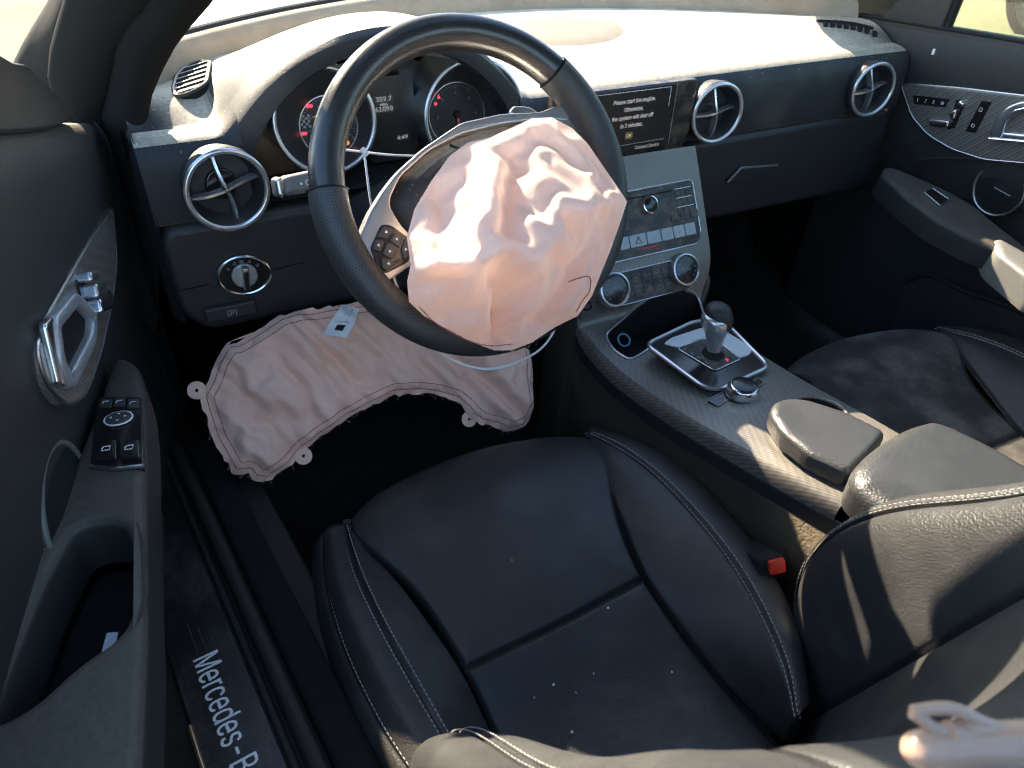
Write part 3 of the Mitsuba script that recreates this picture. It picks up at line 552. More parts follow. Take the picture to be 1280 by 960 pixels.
cz = LinearNDInterpolator(cmap(CT[60:].reshape(-1, 3)), CT[60:].reshape(-1, 3)[:, 2]); czn = NearestNDInterpolator(cmap(CT[60:].reshape(-1, 3)), CT[60:].reshape(-1, 3)[:, 2])
def ctop(a, b):
    p = CONS.pt(a, b); z = cz(a, b); z = czn(a, b) if np.isnan(z) else z; return A([p[0], p[1], float(z)])
def recess(name, loop, depth, mat, rim, rimmat):
    P = A([ctop(a, b) for a, b in loop]); lo = P.copy(); lo[:, 2] = np.minimum(P[:, 2] - 0.02, P[:, 2].min() - depth)
    wl = grid(A([P, lo]), cv=True); c = lo.mean(0); fl_ = grid(A([lo, lo * 0.001 + c * 0.999]), cv=True)
    add('centre_console__' + name, [wl, fl_], mat, smooth=30)
    add('centre_console__' + name + '__rim', tube(P + A([0, 0, 0.0005]), rim, 8, closed=True), rimmat)
recess('storage_tray', TRAY, 0.035, 'm_black', 0.0022, 'm_satin')
recess('cup_holder', CUP, 0.07, 'm_plastic', 0.003, 'm_weave')
add('centre_console__storage_tray__power_socket', ring(Fr((-0.0762,-0.1745,0.512), (1, 0, 0), (0, 0.75, 0.65)), 0.0105, 0.0016, 28, 6), 'm_socket')
M['m_socket'] = pr((0.12, 0.24, 0.32), 0.4)
# flanks of the trim and the carpeted tunnel
def flank(edge, s, name, mats):
    e = spl(edge[3:] if s < 0 else edge[3:], 60); rows = [e]
    for dx, dz in ((0.004, -0.004), (0.007, -0.012), (0.008, -0.026)): rows.append(e + A([s * dx, 0, dz]))
    add('centre_console__' + name + '_trim_flank', grid(surf([list(r) for r in rows], 90, 16)), 'm_weave', smooth=True)
    e2 = spl(np.vstack([e[:1] + A([0, 0.08, 0]), e, e[-1:] + A([-0.004 * s, -0.10, 0.012]), e[-1:] + A([-0.004 * s, -0.40, 0.02])]), 80)
    r2 = [e2 + A([s * a, 0, b]) for a, b in ((0.004, -0.026), (0.0065, -0.028), (0.0072, -0.034), (0.0072, -0.042), (0.0072, -0.048), (0.0072, -0.050))]
    add('centre_console__' + name + '_lower_rail', grid(surf([list(r) for r in r2], 90, 20)), 'm_plastic', smooth=True)
    r3 = [e2 + A([s * 0.0070, 0, -0.050]), e2 * A([1, 1, 0]) + A([s * 0.026, 0, 0.36]), e2 * A([1, 1, 0]) + A([s * 0.04, 0, 0.22])]
    if s < 0:      # the carpeted flank runs straight back while the trim above it swings towards the middle
        sx = np.minimum(e2[:, 0] - 0.008, -0.104); r3 = [r3[0], np.c_[sx, e2[:, 1], e2[:, 2] - 0.066], np.c_[sx - 0.008, e2[:, 1], e2[:, 2] * 0 + 0.40], np.c_[sx - 0.018, e2[:, 1], e2[:, 2] * 0 + 0.22]]
    add('centre_console__' + name + '_carpet_wall', grid(surf([list(r) for r in r3], 90, 20)), 'm_carpet_dusty' if s < 0 else 'm_carpet', smooth=True)
flank(LE, -1, 'near', None); flank(RE, 1, 'far', None)
for s, ed in ((-1, LE), (1, RE)):
    e = spl(ed[:5], 30); add('centre_console__stack_side', grid(surf([list(e), list(e + A([s * 0.004, 0.010, -0.006])), list(e * A([1, 0, 1]) + A([s * 0.006, 0.12, 0]))], 30, 8)), 'm_weave', smooth=True)
END = A(CR[-1]); add('centre_console__rear_platform', grid(surf([list(END + A([0, 0.004, -0.003])), list(END + A([0, -0.02, -0.012])), list(END + A([0, -0.4, 0.0]))], 20, 10)), 'm_plastic', smooth=True)
# gear selector plate
GC = L0 = [(-0.0787,0.0483),(0.033,0.0695),(0.0783,0.0498),(0.0598,-0.0751),(-0.0484,-0.0869),(-0.064,-0.0719)]
GF = Fr(CONS.pt(0, 0, 0.003), CONS.r, CONS.u)
go = rnd(GC, 0.016)
add('centre_console__gear_gate', slab(GF, go, 0.0, 0.006, 0.002), 'm_gloss')
add('centre_console__gear_gate__frame', bead(GF, go, 0.0035, 0.006), 'm_satin')
gi = [(-0.0533,0.0372),(-0.0337,0.0449),(0.0156,0.0473),(0.056,0.047),(0.0685,-0.0301),(0.0511,-0.0405),(0.0295,-0.0399),(0.031,0.0166),(0.0011,0.025),(-0.0356,0.0179)]
add('centre_console__gear_gate__silver_insert', slab(GF, rnd(gi, 0.006), 0.006, 0.008, 0.001), 'm_gate_silver')
M['m_gate_silver'] = pr((0.62, 0.62, 0.61), 0.4, metal=0.15)
gs = [(-0.0415,0.0183),(0.002,0.0222),(0.0295,0.0149),(0.0327,-0.0435),(-0.0244,-0.0506)]
add('centre_console__gear_gate__position_plate', slab(GF, rnd(gs, 0.006), 0.006, 0.0075, 0.0008), 'm_dirty_gloss')
add('centre_console__gear_gate__plate_edge', bead(GF, rnd(gs, 0.006), 0.0009, 0.0076, 5), 'm_satin')
ls_ = [(-0.0313,0.0115),(-0.0288,-0.0031),(-0.0262,-0.0153),(-0.0227,-0.0299)]
for ch, (a, b_) in zip('PRND', ls_): add('centre_console__gear_gate__letter', text(GF, ch, 0.005, a, b_, 0.0077), 'm_mark_dim', smooth=False)
add('centre_console__gear_gate__slot', slab(GF, rnd([(-0.0033,0.0037),(0.0148,0.0027),(0.0142,-0.0265),(-0.0049,-0.0269)], 0.004), 0.0072, 0.0084, 0.0004), 'm_black')
pl1 = (0.0106,-0.0381)
glow('centre_console__gear_gate__position_lamp', text(GF, 'P', 0.007, pl1[0], pl1[1], 0.008), 'm_e_red')
# ribs of the gate's dark surround catching dirt
LV = Fr(GF.pt(*(0.0009,-0.0162), 0.006), CONS.r, CONS.u)
LVS = A([0.90, 0.90, 1.22])
def loft(fr, secs, n=28, m=None, sc=1.0):
    """sections (a, b, c, ra, rb)"""
    s = spl(A(secs) * sc, m or 24); t = np.arange(n) * 2 * np.pi / n
    P = A([[(q[0] + q[3] * math.cos(w), q[1] + q[4] * math.sin(w), q[2]) for w in t] for q in s]); g = grid(P, cv=True); k = len(P) * n
    v = np.vstack([g.vertices, P[0].mean(0), P[-1].mean(0)]); i = np.arange(n); j = (i + 1) % n
    f = np.vstack([g.faces, np.stack([np.full(n, k), j, i], 1), np.stack([np.full(n, k + 1), (len(P) - 1) * n + i, (len(P) - 1) * n + j], 1)])
    return tm(fr.pts(v), f)
gl = thing('gear_lever', 'chrome and black leather gear lever standing in the console gate', 'gear lever')
add('gear_lever__stem', loft(LV, [(0, 0, 0, 0.0125, 0.0115), (0, 0.001, 0.010, 0.0120, 0.0115), (-0.001, 0.003, 0.022, 0.0145, 0.0145), (-0.002, 0.007, 0.034, 0.0195, 0.0205), (-0.003, 0.010, 0.045, 0.0235, 0.0245), (-0.003, 0.012, 0.053, 0.0225, 0.0230), (-0.003, 0.013, 0.057, 0.015, 0.015), (-0.003, 0.013, 0.058, 0.003, 0.003)], sc=A([0.9, 0.9, 1.22, 0.92, 0.92])), 'm_lever')
add('gear_lever__grip', loft(LV, [(0.005, 0.006, 0.034, 0.012, 0.014), (0.0035, 0.009, 0.043, 0.0225, 0.0235), (0.002, 0.012, 0.053, 0.0235, 0.0240), (0.001, 0.0145, 0.062, 0.0200, 0.0200), (0.0005, 0.0155, 0.0665, 0.0125, 0.0125), (0.0005, 0.0155, 0.0675, 0.002, 0.002)], sc=A([0.9, 0.9, 1.22, 0.92, 0.92])), 'm_leather')
M['m_lever'] = pr((0.62, 0.62, 0.63), 0.25, metal=0.8)
add('gear_lever__boot', lathe(LV, [(0.019, 0.0), (0.015, 0.004), (0.0115, 0.008), (0.0105, 0.010)], 24), 'm_black')
# rotary controller
CD = Fr(ctop(*(-0.0199,-0.1068)), CONS.r, CONS.u)
ct = thing('rotary_controller', 'chrome rotary controller knob with black top on the console', 'knob')
add('rotary_controller__knob', lathe(CD, [(0.0225, 0.003), (0.023, 0.006), (0.0225, 0.012), (0.0215, 0.016), (0.0195, 0.018), (0.0180, 0.0185)], 48), 'm_chrome')
add('rotary_controller__cap', lathe(CD, [(0.0178, 0.0180), (0.016, 0.0192), (0.009, 0.0198), (0, 0.020)], 40), 'm_gloss')
add('rotary_controller__base', lathe(CD, [(0.0245, 0.0), (0.0245, 0.003), (0.022, 0.0035)], 40), 'm_gloss')
for q, pts in enumerate(([(-0.0719,-0.0952),(-0.0342,-0.0886),(-0.0365,-0.1053),(-0.0684,-0.112)], [(0.0121,-0.0911),(0.0288,-0.0862),(0.0297,-0.099),(0.0083,-0.1056)])):
    z = ctop(*A(pts).mean(0)); f = Fr(CONS.pt(0, 0, (z - CONS.o) @ CONS.n), CONS.r, CONS.u); add('rotary_controller__side_key', slab(f, rnd(pts, 0.002), -0.002, 0.003, 0.001), 'm_gloss'); add('rotary_controller__side_key_edge', bead(f, rnd(pts, 0.002), 0.0006, 0.003, 5), 'm_mark_dim')
# armrests
FZ = Fr((0, 0, 0.60), (1, 0, 0), (0, 1, 0))
def armrest(key, outline, z0, z1, bev, slope=0.0):
    return slab(Fr((0, 0, 0), (1, 0, 0), (0, 1, slope)), outline, z0, z1, bev)
fo = [(-0.0617,-0.4728),(-0.0412,-0.4599),(-0.0184,-0.4612),(0.003,-0.4756),(0.0291,-0.5191),(0.0421,-0.5707),(0.0121,-0.5817),(-0.0266,-0.5937),(-0.0622,-0.6042),(-0.0794,-0.5565),(-0.0768,-0.5072)]
add('centre_console__phone_flap', slab(Fr((0, 0, 0), (1, 0, 0), (0, 1, 0)), rnd(fo, 0.012, 8), 0.547, 0.572, 0.009), 'm_leather_lit', label='narrow padded flap in front of the armrest')
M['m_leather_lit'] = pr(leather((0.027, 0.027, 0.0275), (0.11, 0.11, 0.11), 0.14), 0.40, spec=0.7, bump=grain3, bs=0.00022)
fo2 = inset(ccw(rnd(fo, 0.012, 8)), 0.007)
add('centre_console__phone_flap__base', slab(Fr((0, 0, 0), (1, 0, 0), (0, 1, 0)), fo2, 0.515, 0.546, 0.002), 'm_plastic')
ao = [(-0.1064,-0.6365),(-0.0858,-0.618),(-0.0483,-0.6062),(-0.006,-0.5984),(0.0403,-0.5944),(0.0712,-0.5992),(0.083,-0.6187),(0.0946,-0.6702),(0.0975,-0.7156)]
ao = list(ao) + [(ao[-1][0] + 0.01, -1.0), (ao[0][0] + 0.02, -1.0), (ao[0][0] - 0.004, -0.75)]
ao = rnd(ao, 0.02, 8)
add('centre_console__armrest', slab(Fr((0, 0, 0), (1, 0, 0), (0, 1, 0)), ao, 0.560, 0.605, 0.018), 'm_leather_lit', label='wide padded armrest lid')
add('centre_console__armrest__base', slab(Fr((0, 0, 0), (1, 0, 0), (0, 1, 0)), inset(ccw(ao), 0.016), 0.44, 0.559, 0.002), 'm_plastic')

# ---------------------------------------------------------------- radio and climate panels
thing('radio_panel', 'dusty gloss black radio panel with rotary knob and a row of grey keys', 'radio')
RP = RADIO.sub(c=0.004)
ro = rnd([(-0.112, 0.040), (0.104, 0.040), (0.114, 0.054), (0.115, 0.146), (-0.112, 0.146)], 0.008)
add('radio_panel__face', slab(RP, ro, -0.01, 0.003, 0.0015), 'm_dirty_gloss'); add('radio_panel__frame', bead(RP, ro, 0.0013, 0.0025, 6), 'm_satin')
add('radio_panel__disc_slot', box(RP, -0.10, 0.070, 0.1330, 0.1352, 0.002, 0.0042), 'm_black')
kn = (0.0176,0.1182)
add('radio_panel__knob', lathe(RP.sub(*kn), [(0.0155, 0.0), (0.0155, 0.006), (0.0145, 0.012), (0.0125, 0.0125), (0.012, 0.0105)], 40), 'm_chrome')
add('radio_panel__knob__cap', lathe(RP.sub(*kn), [(0.0122, 0.010), (0.009, 0.0118), (0, 0.0122)], 32), 'm_gloss')
add('radio_panel__knob__symbol', tube(RP.sub(kn[0], kn[1], 0.0124).pts([(0.003 * math.cos(t), 0.003 * math.sin(t)) for t in np.radians(np.linspace(-50, 230, 16))]), 0.0004, 5), 'm_mark_dim')
for i in range(3):
    add('radio_panel__key_line', box(RP, 0.074, 0.108, 0.1345 - 0.015 * i, 0.1358 - 0.015 * i, 0.003, 0.0044, 0.0004), 'm_satin')
for i in range(6):
    x, y = (-0.06 + 0.013 * i, 0.098 - 0.004 * (i % 2)); add('radio_panel__key', box(RP, -0.098 + 0.026 * i if i < 3 else 0.058 + 0.02 * (i - 3), -0.075 + 0.026 * i if i < 3 else 0.074 + 0.02 * (i - 3), 0.084, 0.096, 0.003, 0.0044, 0.001), 'm_dirty_gloss')
for j in range(3):
    for i in range(3): add('radio_panel__number_key', box(RP, 0.0745 + 0.0115 * i, 0.0850 + 0.0115 * i, 0.1235 - 0.015 * j, 0.1335 - 0.015 * j, 0.0028, 0.0040, 0.001), 'm_dirty_gloss')
ed = [-0.110, -0.0905, -0.071, -0.0515, -0.032, 0.002, 0.031, 0.056, 0.080, 0.103]
for i in range(len(ed) - 1):
    k = add('radio_panel__grey_key', box(RP, ed[i] + 0.0006, ed[i + 1] - 0.0006, 0.056, 0.0765, 0.002, 0.0062, 0.0014), 'm_grey_button')
    m_ = (ed[i] + ed[i + 1]) / 2
    if i == 4: add(k + '__hazard_triangle', tube(RP.pts([(m_ - 0.006, 0.0615, 0.0063), (m_ + 0.006, 0.0615, 0.0063), (m_, 0.072, 0.0063)]), 0.0010, 5, closed=True), 'm_black')
    else: add(k + '__symbol', tube(RP.pts([(m_ - 0.003, 0.064, 0.0063), (m_ + 0.003, 0.064, 0.0063), (m_ + 0.002, 0.068, 0.0063)]), 0.0004, 4), 'm_mark_dim')
glow('radio_panel__airbag_lamp', text(RP, 'PASSENGER AIR BAG', 0.0030, 0.006, 0.0515, 0.0032, sx=0.7), 'm_e_dimred'); glow('radio_panel__airbag_lamp', text(RP, 'OFF', 0.0030, 0.022, 0.0462, 0.0032), 'm_e_dimred')
thing('climate_panel', 'dusty climate control panel between two chrome ringed dials under the radio', 'climate control')
co = rnd([(-0.075, -0.030), (0.075, -0.030), (0.082, 0.022), (-0.082, 0.022)], 0.006)
add('climate_panel__face', slab(RP, co, -0.01, 0.002, 0.001), 'm_dirty_gloss'); add('climate_panel__frame', bead(RP, co, 0.0009, 0.0018, 5), 'm_satin')
for i in range(4):
    for j in range(2): add('climate_panel__key', box(RP, -0.040 + 0.0205 * i, -0.0215 + 0.0205 * i, -0.024 + 0.022 * j, -0.004 + 0.022 * j, 0.0015, 0.0032, 0.0015), 'm_dirty_gloss'); add('climate_panel__key_mark', tube(RP.pts([(-0.034 + 0.0205 * i, -0.015 + 0.022 * j, 0.0033), (-0.028 + 0.0205 * i, -0.013 + 0.022 * j, 0.0033)]), 0.0005, 4), 'm_mark_dim')
for (u_, v_), R in zip(((-0.08,-0.0014), (0.0632,0.0024)), (0.0290, 0.0280)):
    f = RP.sub(u_, v_); k = add('climate_panel__dial', lathe(f, [(R, 0.0), (R, 0.011), (R * 0.95, 0.014), (R * 0.86, 0.0145), (R * 0.82, 0.0125)], 56), 'm_satin')
    add(k + '__face', lathe(f, [(R * 0.83, 0.0115), (R * 0.5, 0.0128), (0, 0.0130)], 40), 'm_gloss')
    for q in range(11):
        t = math.radians(225 - 27 * q); add(k + '__mark', slab(f.sub(R * 0.63 * math.cos(t), R * 0.63 * math.sin(t), 0.0124), circ(0.0011, 8), 0, 0.0008), 'm_mark_dim')
    add(k + '__symbol', text(f, 'AUTO' if u_ > 0 else '\u2191', 0.0042, 0, 0, 0.0131), 'm_mark_dim', smooth=False)
    for q in range(24):
        t = q * math.pi / 12; add(k + '__knurl', box(Fr(f.pt(R * math.cos(t), R * math.sin(t), 0.006), (-f.r * math.sin(t) + f.u * math.cos(t)), f.n), -0.0008, 0.0008, -0.004, 0.004, -0.0006, 0.0006, 0.0003), 'm_satin') if q % 2 == 0 else None

# ---------------------------------------------------------------- steering wheel
thing('steering_wheel', 'black leather steering wheel turned to the left with perforated grips and silver spokes', 'steering wheel')
ST = 18.0
SW = WHEEL.sub(rot=ST)
RR, RT = 0.1690, 0.0198
def rimpart(a0, a1, n, m=20, grow=1.0):
    P = np.zeros((n, m, 3)); uv = np.zeros((n, m, 2))
    for i, t in enumerate(np.radians(np.linspace(a0, a1, n))):
        for j, s in enumerate(np.linspace(0, 2 * np.pi, m)):
            rr = RT * grow * (1 - 0.10 * math.cos(2 * s)) * (1.06 if grow > 1 else 1); R = RR + (-0.006 * max(0, -math.sin(t)) ** 6)
            P[i, j] = SW.pt((R + rr * math.cos(s)) * math.cos(t), (R + rr * math.cos(s)) * math.sin(t), rr * math.sin(s)); uv[i, j] = (t * RR, s * RT)
    return grid(P), uv.reshape(-1, 2)
def rim(name, a0, a1, mat, grow=1.0, label=None):
    g, uv = rimpart(a0, a1, max(8, int(abs(a1 - a0) * 0.9)), 24, grow)
    key = key_of('steering_wheel__' + name); scene[key] = mikit.ply(g, mat, smooth=True, uv=uv); labels.update({key: {'label': label}} if label else {}); return key
rim('rim', 25, 153, 'm_rim'); rim('rim', 257, 283, 'm_rim')
M['m_rim'] = pr(leather((0.020, 0.020, 0.021), (0.14, 0.12, 0.10), 0.10), 0.28, spec=0.6, bump=grain, bs=0.00018)
rim('perforated_grip', 154, 256, 'm_perf', 1.035); rim('perforated_grip', -76, 24, 'm_perf', 1.035)
def seam(a):
    t = math.radians(a); return tube([SW.pt((RR + RT * 1.045 * math.cos(s)) * math.cos(t), (RR + RT * 1.045 * math.cos(s)) * math.sin(t), RT * 1.045 * math.sin(s)) for s in np.linspace(0, 2 * np.pi, 25)[:-1]], 0.0012, 6, closed=True)
for a in (24.5, 153.5, 256.5, -76.5): add('steering_wheel__rim_seam', seam(a), 'm_black')
# hub cover
HB = WHEEL.sub(c=-0.012)
hub = rnd([(-0.105,0.0046),(-0.087,0.0271),(-0.0464,0.0502),(-0.0034,0.0634),(0.0479,0.0674),(0.114,0.0645),(0.1549,0.0291),(0.1735,-0.0317),(0.1228,-0.1103),(0.0215,-0.1549),(-0.0438,-0.1299),(-0.08,-0.0678),(-0.1002,-0.0237)], 0.02, 8)
def dome(fr, out, c0, c1, n=14):
    out = ccw(out); c = out.mean(0); rows = []
    for t in np.linspace(0, 1, n): rows.append(np.c_[c + (out - c) * (1 - t) * 1.0, np.full(len(out), c0 + (c1 - c0) * (1 - (1 - t) ** 3.2) ** (1 / 1.6))])
    g = grid(A(rows), cv=True); return tm(fr.pts(g.vertices), g.faces)
add('steering_wheel__hub_cover', dome(HB, hub, -0.012, 0.020), 'm_leather_dash', label='grained hub cover, sunlit beside the airbag')
so = [(-0.1579,-0.0383),(-0.1453,-0.024),(-0.1276,-0.0012),(-0.1072,0.0181),(-0.0876,0.0336),(-0.0539,0.0524),(-0.0013,0.0739),(0.0497,0.0773),(0.1,0.073),(0.1255,0.0783),(0.1432,0.0696),(0.1354,0.0575),(0.1126,0.0632),(0.0778,0.0657),(0.0466,0.0661),(-0.0045,0.0621),(-0.0452,0.0503),(-0.0855,0.0281),(-0.1028,0.008),(-0.1056,-0.0017),(-0.0993,-0.0217),(-0.0884,-0.0384),(-0.0721,-0.0539),(-0.0699,-0.0631),(-0.1025,-0.066),(-0.1401,-0.0812),(-0.146,-0.0611),(-0.1499,-0.0467)]
add('steering_wheel__spoke_trim', slab(HB, rnd(so, 0.008), -0.014, 0.008, 0.002), 'm_spoke', label='silver spoke trim arching over the hub cover')
so2 = [(0.060, 0.066), (0.105, 0.062), (0.155, 0.066), (0.160, 0.040), (0.120, 0.020), (0.090, 0.010)]
add('steering_wheel__spoke_trim', slab(HB, rnd(so2, 0.01), -0.016, 0.006, 0.004), 'm_spoke')
add('steering_wheel__lower_spoke', slab(HB, rnd([(0.02, -0.09), (0.085, -0.06), (0.088, -0.135), (0.03, -0.158)], 0.012), -0.014, 0.004, 0.004), 'm_plastic')
bpad = [(-0.1387,-0.0391),(-0.1203,-0.0173),(-0.1103,-0.02),(-0.0928,-0.0388),(-0.1009,-0.0614),(-0.13,-0.0682),(-0.1364,-0.0625)]
add('steering_wheel__button_pad', slab(HB, rnd(bpad, 0.005), 0.004, 0.0095, 0.0015), 'm_gloss')
for q, pts in enumerate(([(-0.1303,-0.0293),(-0.1205,-0.0193),(-0.1131,-0.0215),(-0.1093,-0.0273),(-0.1192,-0.034)], [(-0.1378,-0.0404),(-0.1316,-0.0307),(-0.1214,-0.0352),(-0.1298,-0.0463)], [(-0.1178,-0.0351),(-0.1087,-0.0283),(-0.1015,-0.0348),(-0.1083,-0.0464)], [(-0.1291,-0.0473),(-0.1199,-0.0364),(-0.1105,-0.0476),(-0.12,-0.056)], [(-0.1077,-0.0473),(-0.1,-0.036),(-0.0957,-0.0403),(-0.1013,-0.0573),(-0.1072,-0.0586)], [(-0.134,-0.0616),(-0.13,-0.0505),(-0.1213,-0.0574),(-0.1098,-0.0581),(-0.129,-0.0661)])):
    k = add('steering_wheel__button', slab(HB, rnd(inset(ccw(pts), 0.0006), 0.0018), 0.009, 0.0125, 0.0012), 'm_button'); c = A(pts).mean(0)
    add(k + '__symbol', slab(HB.sub(c[0], c[1], 0.0125, rot=90 * q), [(-0.0017, -0.0012), (0.0017, -0.0012), (0, 0.0017)], 0, 0.0004), 'm_mark')
for pts in ([(-0.1566,-0.0174),(-0.1458,-0.0005),(-0.1392,-0.0121),(-0.139,-0.0243),(-0.1499,-0.0343),(-0.1569,-0.0277)], [(0.0731,0.0836),(0.0816,0.0909),(0.1043,0.0864),(0.1147,0.0757),(0.0855,0.0737)]):
    add('steering_wheel__shift_paddle', slab(WHEEL.sub(c=-0.034), rnd(pts, 0.006), 0, 0.005, 0.002, bottom=True), 'm_satin')
M['m_spoke'] = pr((0.50, 0.49, 0.47), 0.33, metal=0.75)
M['m_button'] = pr((0.055, 0.050, 0.045), 0.4)
add('steering_wheel__hub_body', loft(SW, [(0, 0, -0.075, 0.060, 0.060), (0, 0, -0.05, 0.075, 0.070), (0, 0, -0.025, 0.085, 0.072)], 36), 'm_black')
# column, stalk
thing('steering_column', 'black steering column shroud between the wheel and the gauges', 'steering column')
cs = [(-0.37, 0.03, 0.700, 0.115, 0.060), (-0.372, -0.03, 0.715, 0.100, 0.058), (-0.373, -0.10, 0.735, 0.080, 0.055), (-0.374, -0.165, 0.765, 0.070, 0.055), (-0.374, -0.20, 0.79, 0.055, 0.05)]
P = []
for q in spl(cs, 20): P.append([(q[0] + q[3] * math.cos(t), q[1] + 0.3 * q[4] * math.sin(t), q[2] + q[4] * math.sin(t)) for t in np.arange(36) * 2 * np.pi / 36])
add('steering_column__shroud', grid(A(P), cv=True), 'm_plastic', smooth=True)
thing('indicator_stalk', 'grey indicator stalk with chrome tip left of the wheel', 'control stalk')
sk = Fr((-0.5427,-0.115,0.8265), (1, 0.12, -0.05), (0, 0.3, 1))
add('indicator_stalk__lever', loft(Fr(sk.o, sk.u, -sk.n), [(0, 0.0, 0, 0.009, 0.008)] * 0 + [(0.001, 0.0, -0.024, 0.0115, 0.010), (0.001, 0, -0.0, 0.0125, 0.011)] , 20, 4) if False else slab(sk, rnd([(-0.020, -0.012), (-0.018, 0.010), (0.032, 0.013), (0.032, -0.011)], 0.006), -0.010, 0.010, 0.006, bottom=True), 'm_stalk')
M['m_stalk'] = pr((0.13, 0.125, 0.12), 0.45)
add('indicator_stalk__tip', slab(sk, rnd([(-0.029, -0.011), (-0.028, 0.008), (-0.0205, 0.011), (-0.0215, -0.013)], 0.003), -0.0105, 0.0105, 0.004, bottom=True), 'm_satin')
add('indicator_stalk__symbol', text(sk, '\u2022 \u25cb', 0.006, 0.006, 0, 0.0101), 'm_mark', smooth=False)

# ---------------------------------------------------------------- driver's airbag, hanging out of the hub
from scipy.spatial import Delaunay
OUTL = A([(-0.4998,-0.3808,0.8312),(-0.4962,-0.3624,0.8515),(-0.4779,-0.3411,0.87),(-0.4539,-0.3251,0.8871),(-0.4289,-0.312,0.9033),(-0.4077,-0.3099,0.9134),(-0.3868,-0.3162,0.9173),(-0.3618,-0.3162,0.9237),(-0.3384,-0.315,0.9302),(-0.3152,-0.3154,0.9284),(-0.2972,-0.3267,0.9187),(-0.2853,-0.3408,0.9048),(-0.2772,-0.3569,0.8877),(-0.2697,-0.3722,0.872),(-0.2623,-0.388,0.8555),(-0.2747,-0.3936,0.828),(-0.2825,-0.3973,0.8128),(-0.2956,-0.4014,0.7876),(-0.3076,-0.405,0.7632),(-0.3243,-0.4053,0.7427),(-0.3488,-0.4019,0.7341),(-0.3794,-0.4045,0.7237),(-0.4037,-0.4049,0.7205),(-0.4234,-0.4028,0.7249),(-0.4459,-0.3959,0.7372),(-0.4689,-0.3883,0.7545),(-0.4915,-0.3823,0.7731),(-0.5038,-0.3775,0.7891),(-0.5056,-0.3801,0.8136)])
INN = A([(-0.4011,-0.333,0.9098),(-0.4283,-0.381,0.8903),(-0.4516,-0.4218,0.8711),(-0.4635,-0.4501,0.8562),(-0.4381,-0.3437,0.8885),(-0.4654,-0.3935,0.8662),(-0.4921,-0.4289,0.8481),(-0.4892,-0.3883,0.8568),(-0.3682,-0.3463,0.9133),(-0.3741,-0.3878,0.8958),(-0.4079,-0.4265,0.8765),(-0.4285,-0.4508,0.8647),(-0.4149,-0.4653,0.8519),(-0.3783,-0.4492,0.8667),(-0.3333,-0.4297,0.8771),(-0.2935,-0.4051,0.8712),(-0.3626,-0.4021,0.8871),(-0.3389,-0.3947,0.8903),(-0.3047,-0.3767,0.8913),(-0.3649,-0.4223,0.8774),(-0.3818,-0.4155,0.8778),(-0.3093,-0.3561,0.9059),(-0.3347,-0.3598,0.9049),(-0.3856,-0.4276,0.8125),(-0.3766,-0.4244,0.8134),(-0.3368,-0.4152,0.8226),(-0.2949,-0.3978,0.8317),(-0.351,-0.4137,0.7684),(-0.3112,-0.4025,0.7961),(-0.4359,-0.4259,0.8255),(-0.4192,-0.4048,0.7787),(-0.4084,-0.3987,0.7422),(-0.4452,-0.4204,0.7966),(-0.4704,-0.4206,0.8282),(-0.487,-0.4063,0.8083),(-0.46,-0.4051,0.7726),(-0.394,-0.4195,0.7726),(-0.4144,-0.4305,0.8169),(-0.3908,-0.4066,0.7439),(-0.4899,-0.4059,0.8281),(-0.456,-0.4387,0.84),(-0.4627,-0.4272,0.8361),(-0.3689,-0.3301,0.9205),(-0.4508,-0.3664,0.8771),(-0.3314,-0.4144,0.7968),(-0.356,-0.4045,0.7454)])
def w2l(p): q = A(p) - WHEEL.o; return np.stack([q @ WHEEL.r, q @ WHEEL.u, q @ WHEEL.n], -1)
ob, ib = w2l(OUTL), w2l(INN); allp = np.vstack([ob, ib]); op = Polygon(ob[:, :2])
tri = Delaunay(allp[:, :2]).simplices; tri = tri[[op.contains(Polygon(allp[t, :2]).representative_point()) for t in tri]]
from scipy.sparse import coo_matrix
def cloth(v, f, fixed, excess, iters, bend=0.25, pull=0.01, seed=1, jolt=0.002, grav=(0, 0, 0), lim=0.022):
    """relaxes a sheet that has more material than its outline allows, so that it buckles into folds"""
    m = trimesh.Trimesh(v, f, process=False); E = m.edges_unique; adj, sh_ = m.face_adjacency, m.face_adjacency_unshared
    rs = np.random.default_rng(seed); P = np.array(v, float); T0 = P.copy(); nv = len(P)
    I = np.vstack([E, sh_]); L0 = np.linalg.norm(P[I[:, 0]] - P[I[:, 1]], axis=1) * excess; k = np.r_[np.full(len(E), 1.0), np.full(len(sh_), bend)]
    B = coo_matrix((np.r_[k, -k], (np.r_[I[:, 0], I[:, 1]], np.r_[np.arange(len(I))] * 2 if False else np.r_[np.arange(len(I)), np.arange(len(I))])), shape=(nv, len(I))).tocsr()
    wsum = np.maximum(np.bincount(I.ravel(), np.repeat(k, 2), nv), 1e-9)[:, None]; free = ~fixed
    P[free] += rs.normal(0, jolt, (free.sum(), 3)); V = np.zeros_like(P)
    for it in range(iters):
        Q = P + V * 0.9 + A(grav)
        for _ in range(3):
            d = Q[I[:, 0]] - Q[I[:, 1]]; L = np.linalg.norm(d, axis=1); c = ((L0 - L) / np.maximum(L, 1e-9) * 0.5)[:, None] * d
            Q = Q + (B @ c) / wsum * 1.3 * free[:, None]
        Q += (T0 - Q) * pull * free[:, None]; Q[fixed] = T0[fixed]
        V = np.clip(Q - P, -0.0015, 0.0015); P = P + V
    D = P - T0; n_ = np.linalg.norm(D, axis=1, keepdims=True); return T0 + D * np.minimum(1, np.broadcast_to(A(lim), nv)[:, None] / np.maximum(n_, 1e-9))
